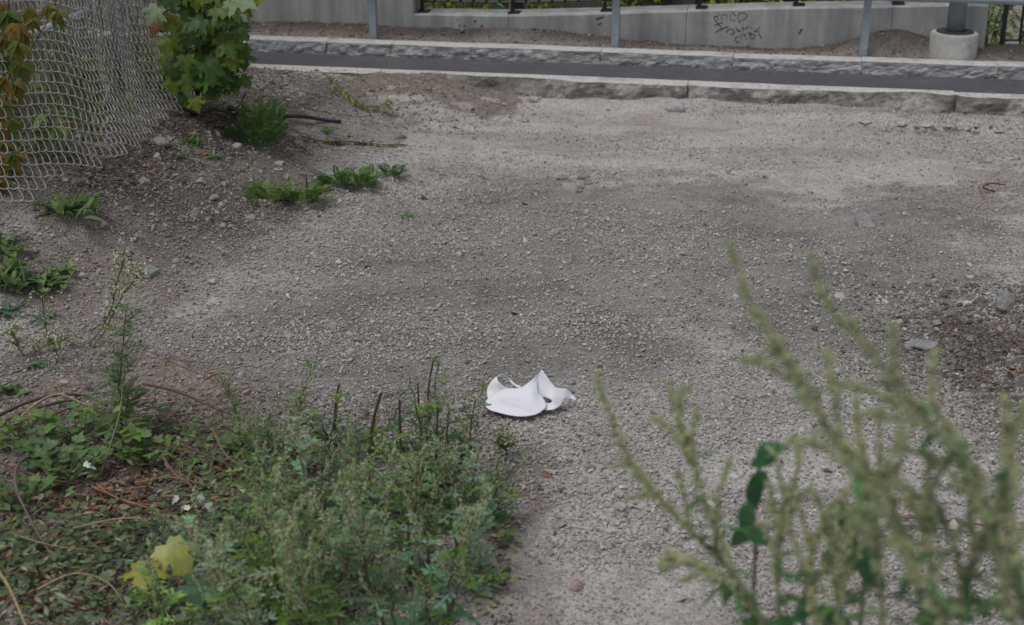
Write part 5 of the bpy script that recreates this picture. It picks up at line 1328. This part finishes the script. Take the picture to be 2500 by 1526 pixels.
for (cx, cy, rx, ry, n, col) in COVER:
    for i in range(n):
        q = gp(cx+random.gauss(0, rx*.55), cy+random.gauss(0, ry*.55)); a = random.uniform(0, 6.28); r = random.random()
        c = jit(col if r < .6 else random.choice(((.15, .19, .13), (.11, .16, .05), (.20, .17, .12), (.14, .10, .07))), .35); L_ = random.uniform(.009, .026)
        p = q+Vector((0, 0, random.uniform(.003, .04))); d = Vector((math.cos(a), math.sin(a), random.uniform(-.2, .7)))
        if r < .55: lobed(g, p, d, Vector((random.uniform(-.4, .4), -.2, 1)), L_, c)
        else: lance(g, p, d, Vector((random.uniform(-.4, .4), -.2, 1)), L_*1.2, L_*.36, c)
tag(g.build('ground_cover', M['leaf']), 'low creeping green weeds covering the soil in the left foreground', 'ground cover', kind='stuff')
# clumps of lobed leaves
random.seed(56)
for (cx, cy, r, n, col, lab) in ((190, 1045, .055, 40, (.085, .15, .045), 'fresh green lobed leaf clump under the arched tan stalk'), (60, 1060, .05, 34, (.09, .14, .045), 'fresh green lobed leaf clump at the left edge'), (165, 1140, .07, 60, (.08, .135, .05), 'largest fresh green lobed leaf clump in the left foreground'), (100, 1115, .04, 24, (.075, .125, .045), 'small lobed leaf clump inside the curve of the violet stem'), (60, 1215, .05, 30, (.07, .12, .04), 'lobed leaf clump below the brown stalk at the left edge'), (360, 1105, .05, 30, (.10, .15, .05), 'yellowish green lobed leaf clump behind the dark litter'), (610, 1080, .05, 30, (.08, .14, .05), 'lobed leaf clump under the long reddish stalk')):
    q = gp(cx, cy+25); root = empty('leaf_clump', q, lab, 'weed'); f = MB()
    for i in range(n):
        a = random.uniform(0, 6.28); rr = r*math.sqrt(random.random()); p = q+Vector((math.cos(a)*rr, math.sin(a)*rr*.8, random.uniform(.01, .055)))
        d = Vector((math.cos(a), math.sin(a), random.uniform(0, .6))); lobed(f, p, d, Vector((0, -.25, 1)), random.uniform(.025, .042), jit(col, .2)); f.tube([q, p], .0009, 3, (.09, .12, .05), cap=False)
    o = f.build('foliage', M['leaf'], root); o['kind'] = 'stuff'

# large single leaves
YL = maple_mesh('maple_leaf_fallen_yellow', 31, (.33, .33, .03), (.30, .24, .05), .35); PL = maple_mesh('maple_leaf_fallen_pale', 32, (.34, .38, .10), (.40, .40, .16), 1.3); DL = maple_mesh('maple_leaf_dark', 33, (.045, .10, .055), (.08, .15, .08), .3)
for me, (px, py), dz, d, up, sz, lab in ((YL, (355, 1372), .10, (.1, -.9, -.35), (.1, -.5, 1), .060, 'yellow maple leaf caught low in the left foreground weeds'), (PL, (405, 1325), .12, (.75, -.5, -.55), (.3, -.6, .9), .075, 'curled yellow green maple leaf above the flat yellow one'), (DL, (510, 1430), .08, (-.8, -.3, -.1), (0, -.3, 1), .07, 'dark green maple leaf beside the yellow one in the foreground')):
    g0 = gp(px, py); o = put(me, 'maple_leaf', None, pz(px, py, g0.z+dz), d, up, sz); tag(o, lab, 'leaf')
WL = ell_mesh('white_backed_leaf', 1, .45, (.52, .55, .50), 6, .4, .3, .22); OVL = ell_mesh('oval_leaf', 1, .55, (.028, .082, .034), 6, .3, .15, 0, .8); PGL = ell_mesh('pale_green_leaf', 1, .42, (.20, .25, .10), 6, .5, .4, 0, .8)
for (px, py, dz, d, sz, lab) in ((480, 1205, .05, (.6, -.3, -.6), .05, 'white-backed leaf hanging on the violet stem, upper one'), (505, 1225, .045, (.5, -.3, -.8), .05, 'white-backed leaf hanging on the violet stem, lower one'), (435, 1210, .05, (-.6, -.3, -.7), .035, 'narrow white-backed leaf left of the hanging pair'), (205, 1130, .05, (.8, -.5, -.1), .04, 'white-backed leaf on the large lobed clump'), (465, 1240, .02, (-.9, .2, 0), .035, 'white-backed leaf lying on the dark litter'), (600, 1200, .04, (-.7, .1, .5), .03, 'small white leaf at the end of the level tan stalk'), (105, 1205, .03, (-.4, -.4, -.5), .03, 'small white-backed leaf near the left edge')):
    g0 = gp(px, py); tag(put(WL, 'white_backed_leaf', None, pz(px, py, g0.z+dz), d, (.1, -.8, .6), sz*.72), lab, 'leaf')
for (px, py, dz, d, sz, lab) in ((300, 990, .12, (-.8, -.3, -.3), .04, 'pale leaf on the pale green stem'), (318, 1030, .09, (.25, -.3, -.9), .055, 'drooping pale green leaf below the pale green stem top')):
    g0 = gp(px, py); tag(put(PGL, 'pale_leaf', None, pz(px, py, g0.z+dz), d, (.1, -.8, .6), sz*.72), lab, 'leaf')
random.seed(9); g0 = gp(522, 1380); c = pz(522, 1380, g0.z+.08); b = MB()
for i in range(60): bead(b, c+rvec(.009), .0018, jit((.42, .30, .42), .2))
tag(b.build('clover_flower', M['bloom']), 'pale mauve clover flower head in the left foreground weeds', 'flower')

# white flowered sprigs on the left
def sprig(base_px, pix, seed, label, dens=1.0, leaf=(.16, .20, .07), white=.75):
    random.seed(seed); q = gp(*base_px); root = empty('white_flowered_weed', q, label, 'wild plant'); pts = [q]+[py_at(a, b_, q.y-.02*i) for i, (a, b_) in enumerate(pix)]
    s_ = MB(); f = MB(); w = MB(); s_.tube(pts, [.0022]+[.0018]*(len(pts)-2)+[.001], 4, (.16, .15, .08)); m = len(pts)-1
    for i in range(int(60*dens)):
        t = random.uniform(.25, 1)*m; k = min(int(t), m-1); p = pts[k].lerp(pts[k+1], t-k); d = Vector((random.uniform(-1, 1), random.uniform(-.6, .6), random.uniform(.1, .9))).normalized(); L_ = random.uniform(.012, .035)
        s_.tube([p, p+d*L_], .0007, 3, (.15, .17, .07), cap=False)
        for j in range(5): bead(w, p+d*L_+rvec(.005), random.uniform(.0016, .0032), jit((.52, .54, .44) if random.random() < white else leaf, .2))
        lance(f, p+d*L_*.4, d+rvec(.4), Vector((0, 0, 1)), random.uniform(.01, .02), .004, jit(leaf, .25))
    s_.build('stem', M['stem'], root); o = f.build('foliage', M['leaf'], root); o['kind'] = 'stuff'; o = w.build('blossoms', M['bloom'], root); o['kind'] = 'stuff'
sprig((215, 845), [(250, 800), (275, 745), (285, 690), (300, 640), (305, 600)], 81, 'slender white flowered weed leaning right over the gravel at the left', .75)
sprig((225, 850), [(255, 810), (300, 720), (330, 680), (350, 665)], 82, 'side shoot of white flowers left of the leafy mugwort top', .8)
sprig((60, 870), [(45, 850), (35, 820), (30, 805)], 83, 'small weed with a white flower head near the left edge', .8, white=.95)
sprig((150, 880), [(130, 850), (108, 790), (103, 720)], 84, 'thin pale sprig near the left edge above the dry stalks', .45, white=.4)
sprig((205, 850), [(160, 830), (110, 845), (85, 860)], 85, 'trailing thin weed running left on the reddish grit', .5, white=.3)
sprig((1240, 1115), [(1235, 1100), (1225, 1085), (1240, 1070)], 86, 'tiny pale seed cluster at the right edge of the mugwort', .9, white=.4)

# ------------------------------------------------------------------ mugwort in the left foreground
MW = [ # base px, height, lean, stems, leafcol, bloom, leafy, splay, label
 ((300, 1075), .33, (.10, .05), 1, (.075, .12, .05), .3, 2.6, .1, 'single leafy mugwort top standing highest at the left above the dead stalks'),
 ((700, 1150), .26, (.14, .05), 2, (.08, .12, .05), .5, 1.0, .25, 'thin mugwort sprig leaning right with its tip over open gravel'),
 ((640, 1170), .22, (-.05, 0), 3, (.10, .125, .075), 1.3, .9, .3, 'greyish flowering mugwort left of the leafy shoots'),
 ((800, 1090), .15, (0, 0), 3, (.06, .12, .05), 0, 1.8, .35, 'low leafy mugwort shoots behind the cut stalks, left group'),
 ((900, 1110), .13, (.1, 0), 3, (.07, .13, .05), 0, 1.8, .4, 'low leafy mugwort shoots around the thick cut stalk'),
 ((1065, 1200), .31, (-.05, .05), 2, (.05, .095, .04), .25, 1.6, .12, 'tall dark mugwort rising left of the paper mask'),
 ((1110, 1210), .27, (.05, .0), 3, (.048, .10, .042), .35, 1.9, .22, 'dense green mugwort right behind the flowering ones'),
 ((1165, 1290), .22, (.22, .05), 3, (.055, .11, .045), .2, 1.5, .25, 'mugwort with feathery leaves spreading right onto the gravel'),
 ((1000, 1230), .22, (-.1, .1), 3, (.045, .09, .045), .3, 1.6, .35, 'dark leafy mugwort in the middle of the stand'),
 ((880, 1260), .22, (-.05, 0), 3, (.05, .09, .05), .6, 1.3, .35, 'mugwort with pale buds below the cut stalks'),
 ((770, 1290), .24, (-.1, 0), 3, (.06, .10, .055), 1.0, 1.2, .3, 'flowering mugwort in the left half of the stand'),
 ((1130, 1420), .30, (.02, 0), 3, (.06, .105, .06), 1.3, 1.1, .18, 'pale flowering mugwort at the right front of the stand'),
 ((1010, 1440), .32, (.0, 0), 3, (.055, .10, .055), 1.0, 1.2, .2, 'flowering mugwort in front of the dark leafy one'),
 ((880, 1450), .32, (-.03, 0), 3, (.06, .11, .06), 1.2, 1.2, .2, 'mugwort with long creamy spikes in the front middle'),
 ((760, 1480), .34, (-.05, 0), 3, (.07, .12, .065), .9, 1.3, .22, 'pale greyish mugwort in the front left of the stand'),
 ((660, 1520), .30, (-.1, 0), 3, (.085, .13, .07), .7, 1.4, .25, 'low bright mugwort at the bottom left of the stand'),
 ((1080, 1620), .34, (.03, .0), 3, (.055, .105, .065), .9, 1.3, .2, 'bluish green mugwort at the bottom right of the stand'),
 ((950, 1650), .38, (.0, 0), 3, (.06, .115, .06), .9, 1.3, .2, 'bright green mugwort at the bottom edge in the middle of the stand'),
 ((820, 1680), .40, (-.02, 0), 3, (.075, .125, .07), 1.0, 1.3, .2, 'silvery flowering mugwort at the bottom edge left of the middle'),
 ((700, 1700), .34, (-.05, 0), 3, (.085, .13, .08), .8, 1.3, .25, 'silvery green mugwort at the bottom edge, left end of the stand'),
 ((540, 1640), .24, (-.05, 0), 3, (.08, .12, .07), 1.0, 1.2, .3, 'low flowering mugwort at the bottom edge beside the dark maple leaf'),
 ((400, 1600), .16, (0, 0), 3, (.09, .13, .07), .8, 1.2, .4, 'short mugwort at the bottom edge under the yellow leaf'),
 ((470, 1400), .15, (0, 0), 2, (.08, .12, .065), .9, 1.0, .3, 'small mugwort sprig with buds behind the yellow leaves'),
 ((600, 1330), .18, (0, 0), 3, (.05, .10, .04), .3, 1.5, .4, 'broad leaved mugwort shoot left of the flowering stand')]
for i, (bp, h, ln, stn, lc, bl, lf, sp, lab) in enumerate(MW):
    vr = (.85, 1.25, 1.0, .75, 1.4)[i % 5]; lc = tuple(min(.5, c_*k_*vr) for c_, k_ in zip(lc, (1.85, 1.70, 1.9) if i % 3 else (1.9, 1.95, 1.1))) if bp[1] > 1400 else tuple(c_*(.85+.3*(i % 3)/2) for c_ in lc); q = gp(*bp); mugwort(q, h*(1.12 if bl > .6 else 1.05), ln, 600+i, lab, lc, bl, lf, stn, group=None, splay=sp, leafL=.050 if i != 0 else .075)

# ------------------------------------------------------------------ tall mugwort in the right foreground, close to the lens
def tall(pix, dist, label, seed, fatness=1.0, branches=(), leafcol=(.05, .10, .04), nl=10, fill_=1.0):
    dist = dist*.88; fatness *= .86; branches = [(a, b_, c*.8+.1, d*.72) for i_, (a, b_, c, d) in enumerate(branches) if i_ % 3 != 1 and (a < .62 or i_ % 2)]
    random.seed(seed); P = [pdist(a, b_, dist if not isinstance(dist, tuple) else dist[0]+(dist[1]-dist[0])*i/(len(pix)-1)) for i, (a, b_) in enumerate(pix)]
    last = P[-1]; dirn = (P[-1]-P[-2]).normalized(); gx, gy = last.x+dirn.x*.12, max(.85, last.y+dirn.y*.1); gz = Hf(gx, gy)
    base = Vector((gx, gy, gz)); mid = Vector((last.x*.5+gx*.5+.01, last.y*.5+gy*.5, (last.z+gz)*.5)); full = P+[mid, base]
    root = empty('mugwort_plant', base, label, 'wild plant'); s_ = MB(); bl = MB(); f = MB()
    m = len(full)-1; s_.tube(full, [.0008+.0024*i/m for i in range(m+1)], 6, (.17, .165, .10))
    np_ = len(P)-1
    def cluster(path, dens, w):
        L_ = sum((path[i+1]-path[i]).length for i in range(len(path)-1)); n = int(L_*430*dens)
        for i in range(n):
            t = random.random()*(len(path)-1); k = min(int(t), len(path)-2); p = path[k].lerp(path[k+1], t-k); c = p+rvec(w*random.uniform(.3, 1))
            cc = jit(BL2 if random.random() < .8 else (.17, .21, .10), .2)
            bead(bl, c, random.uniform(.0012, .0024), cc)
    # knobbly clusters along the tip part
    t = 0.0; L = []
    for i in range(np_):
        seg = P[i+1]-P[i]; k = max(1, int(seg.length/.011))
        for j in range(k):
            L.append(P[i].lerp(P[i+1], j/k))
    for i, p in enumerate(L):
        fr = i/max(1, len(L)-1)
        if fr < .72 or i % 2:
            for _ in range(20 if fr < .35 else 12 if fr < .72 else 4): bead(bl, p.lerp(L[min(i+1, len(L)-1)], random.random())+rvec((.0062+.0010*min(1, fr*2.5))*fatness*(1 if int(i/3) % 4 else .55)), random.uniform(.0016, .0028), jit(BL2, .3))
        if random.random() < .40-.12*fr:
            a = random.uniform(0, 6.28); d = Vector((math.cos(a), math.sin(a), random.uniform(-.2, .7))).normalized(); q = p+d*random.uniform(.004, .010+.010*fr)*fatness
            cluster([p, q], 4.0*fatness, .0050*fatness)
            for _ in range(int(4*fatness)): bead(bl, p+rvec(.0045*fatness), random.uniform(.0014, .0027), jit(BL2, .3))
    for (fr, dx, dz, ln) in branches:
        i = min(int(fr*(len(L)-1)), len(L)-1); p = L[i]; up_ = (L[max(i-8, 0)]-L[min(i+2, len(L)-1)]).normalized(); sd_ = Vector((0, 0, 1)).cross(up_); sd_ = Vector((up_.z, 0, -up_.x)); d = (up_*.85+sd_*(.62 if dx > 0 else -.62)*random.uniform(.6, 1.1)+Vector((0, random.uniform(-.3, .3), 0))).normalized(); ln *= 1.25
        path = curve(p, p+d*ln, .012, 5, .003); s_.tube(path, [.0016, .0014, .0012, .001, .0008, .0005], 4, (.16, .15, .09))
        for j in range(len(path)-1): cluster([path[j], path[j+1]], 3.6*fatness, .0048*fatness)
        cluster(path[3:], 1.5, .006)
    for i in range(nl):
        p = L[random.randint(int(len(L)*.3), len(L)-1)]; a = random.uniform(0, 6.28)
        lance(f, p, Vector((math.cos(a), math.sin(a), random.uniform(-.2, .5))), Vector((0, 0, 1)), random.uniform(.02, .045), random.uniform(.005, .009), jit(leafcol, .3))
    s_.build('stem', M['stem'], root, True); o = bl.build('flower_heads', M['bloom'], root); o['kind'] = 'stuff'
    if f.f: o = f.build('foliage', M['leaf'], root); o['kind'] = 'stuff'
    return root
BL2 = (.30, .325, .195)
random.seed(12)
def rb(n, a=.2, b_=.95, side=0, l0=.05, l1=.11): return [(random.uniform(a, b_), random.choice((-1, 1))*random.uniform(.4, 1) if side == 0 else side*random.uniform(.3, 1), random.uniform(.3, 1.1), random.uniform(l0, l1)) for _ in range(n)]
TA = [([(1785, 603), (1800, 660), (1822, 720), (1850, 775), (1885, 830), (1925, 890), (1965, 950), (2005, 1020), (2050, 1085), (2095, 1150), (2140, 1210), (2185, 1290), (2230, 1380), (2280, 1470), (2330, 1560)], 1.32, 'tallest blurred mugwort in the right foreground with its tip furthest up', 1.25, [(.42, -.9, .25, .075), (.5, -.9, .45, .085), (.36, -.8, .15, .05), (.55, .25, 1, .085), (.62, .1, 1, .08), (.72, -.8, .5, .09), (.8, .6, .8, .09), (.88, -.7, .6, .1), (.95, .5, .9, .1), (.93, -.8, .4, .09)]),
      ([(1978, 615), (1990, 665), (2010, 720), (2035, 765), (2075, 800), (2110, 840), (2150, 880), (2180, 925), (2230, 990), (2290, 1050), (2340, 1110), (2375, 1180), (2400, 1260), (2430, 1360), (2460, 1460), (2490, 1570)], 1.34, 'second tallest blurred mugwort in the right foreground, right of the tallest', 1.15, [(.33, .2, 1, .05), (.40, -.9, .3, .06), (.52, -.9, .35, .1), (.58, -.9, .5, .09), (.66, .6, .9, .08), (.74, -.7, .5, .09), (.8, .3, 1, .09), (.88, -.8, .5, .1), (.95, .4, 1, .09)]),
      ([(2282, 848), (2276, 900), (2272, 960), (2290, 1010), (2330, 1060), (2370, 1130), (2400, 1210), (2440, 1320), (2480, 1440), (2520, 1560)], 1.36, 'blurred mugwort with an upright tip near the right edge', 1.0, [(.5, -.8, .5, .07), (.62, .6, .8, .07), (.75, -.9, .5, .09), (.85, .4, 1, .09), (.92, -.7, .7, .1)]),
      ([(2505, 985), (2480, 1040), (2465, 1110), (2455, 1180), (2450, 1260), (2470, 1360), (2500, 1480), (2530, 1580)], 1.36, 'blurred mugwort touching the right edge of the picture', 1.1, [(.3, -.6, .8, .05), (.5, -.9, .5, .09), (.62, -.9, .4, .09), (.75, .5, .9, .08), (.85, -.9, .5, .1)]),
      ([(1458, 905), (1462, 940), (1478, 985), (1492, 1010), (1500, 1050), (1525, 1100), (1560, 1160), (1610, 1215), (1665, 1275), (1720, 1330), (1780, 1390), (1840, 1470), (1900, 1570)], 1.75, 'leftmost blurred mugwort in the right foreground beside the paper mask', 1.0, [(.38, -.9, .5, .05), (.45, .5, .9, .06), (.5, -.9, .3, .06), (.58, .4, .9, .07), (.66, -.8, .5, .07), (.74, .3, 1, .08), (.84, -.9, .3, .09), (.92, .3, .9, .09), (.95, -.9, .3, .1)]),
      ([(1632, 928), (1642, 975), (1655, 1020), (1675, 1070), (1690, 1120), (1705, 1180), (1730, 1250), (1760, 1320), (1790, 1390), (1830, 1470), (1870, 1570)], 1.72, 'pale mugwort with a branching top, second from the left in the right foreground', 1.15, [(.15, .8, .5, .035), (.28, -.8, .4, .06), (.33, .8, .6, .06), (.42, -.7, .5, .08), (.5, .7, .8, .09), (.6, .4, .9, .08), (.66, -.6, .9, .09), (.78, .5, .9, .09), (.88, .8, .7, .09), (.95, -.8, .6, .1)]),
      ([(1945, 1065), (1950, 1120), (1942, 1170), (1920, 1230), (1905, 1300), (1895, 1390), (1900, 1480), (1910, 1570)], 1.72, 'mugwort rising in the middle of the right foreground group', 1.0, rb(10)),
      ([(2090, 965), (2092, 1020), (2098, 1090), (2110, 1160), (2125, 1250), (2140, 1350), (2150, 1460), (2160, 1570)], 1.45, 'blurred mugwort with a reddish tip between the two tallest', .9, rb(9, .35)),
      ([(2150, 1000), (2145, 1060), (2150, 1130), (2165, 1200), (2200, 1290), (2230, 1390), (2250, 1480), (2270, 1570)], 1.42, 'slim blurred mugwort right of the reddish tipped one', .8, rb(8, .35)),
      ([(2270, 1110), (2262, 1170), (2260, 1240), (2265, 1320), (2280, 1420), (2300, 1570)], 1.4, 'shorter blurred mugwort in the lower right', 1.0, rb(9, .25)),
      ([(1620, 1345), (1680, 1370), (1740, 1400), (1800, 1450), (1850, 1510), (1890, 1580)], 1.7, 'low mugwort bending left near the bottom edge', 1.1, rb(7, .2, .9, -1, .04, .08)),
      ([(2040, 1240), (2030, 1300), (2030, 1370), (2040, 1450), (2060, 1570)], 1.6, 'short mugwort at the bottom between the tall stems', 1.1, rb(10, .1, .95)),
      ([(2380, 1330), (2360, 1400), (2350, 1470), (2345, 1570)], 1.45, 'short mugwort at the bottom right', 1.1, rb(8, .1, .95)),
      ([(1980, 1330), (1975, 1400), (1985, 1480), (2000, 1570)], 1.62, 'leafy short mugwort at the bottom of the right group', 1.1, rb(8, .1, .95))]
for i, (pix, dist, lab, fat, br) in enumerate(TA): tall(pix, dist, lab, 800+i, fat, br, nl=14)
# oval leaved plants mixed in
for i, (bp, pix, lab, leaves) in enumerate((((1850, 1700), [(1845, 1350), (1840, 1230), (1850, 1150), (1878, 1100)], 'slim plant with dark oval leaves between the pale mugworts', [(1858, 1118, -.8, -.3), (1846, 1178, -.5, -.8), (1840, 1205, .2, -.9), (1815, 1258, -.4, -.8), (1808, 1300, -.6, -.5), (1850, 1300, .8, -.2), (1880, 1090, .7, .4)]),
    ((2120, 1700), [(2110, 1420), (2090, 1330), (2065, 1260), (2060, 1210)], 'dark leaved plant half hidden by the tallest mugwort', [(2060, 1260, -.2, -.9), (2078, 1300, .3, -.8), (2220, 1330, .5, -.8), (2100, 1350, -.5, -.5), (2130, 1400, .6, -.4)]),
    ((1950, 1800), [(1960, 1560), (1965, 1500), (1970, 1460)], 'dark green broad leaved plant at the bottom edge', [(1960, 1480, -.9, .1), (1985, 1470, .8, .2), (2010, 1500, .9, -.2), (1930, 1505, -.8, -.2), (1900, 1510, -.9, .2), (2040, 1490, .7, .5), (1970, 1450, 0, 1), (2060, 1510, .9, 0)]),
    ((2200, 1800), [(2300, 1560), (2310, 1500), (2320, 1450)], 'dark green leafy plant in the bottom right corner', [(2320, 1470, .2, .9), (2290, 1490, -.8, .2), (2345, 1490, .9, 0), (2370, 1505, .8, -.3), (2250, 1500, -.9, 0)]))):
    random.seed(900+i); Dd = 1.62 if i < 1 else 1.5; P = [pdist(a, b_, Dd) for a, b_ in pix]; bx, by = P[0].x+.01, P[0].y; base = Vector((bx, by, Hf(bx, by)))
    root = empty('broad_leaved_plant', base, lab, 'wild plant'); b = MB(); b.tube([base]+P, [.003]+[.0022]*(len(P)-1)+[.001], 5, (.10, .085, .05)); b.build('stem', M['stem'], root, True)
    for (a, b_, dx, dz) in leaves: put(OVL, 'leaf', root, pdist(a, b_, Dd-.01)-Vector((dx, 0, dz)).normalized()*.018, Vector((dx, -.3, dz)), Vector((random.uniform(-.5, .5), -.7, .6)), random.uniform(.030, .042)*(.7 if i > 1 else 1))
print('tris', sum(len(o.data.polygons) for o in scene.objects if o.type == 'MESH'))
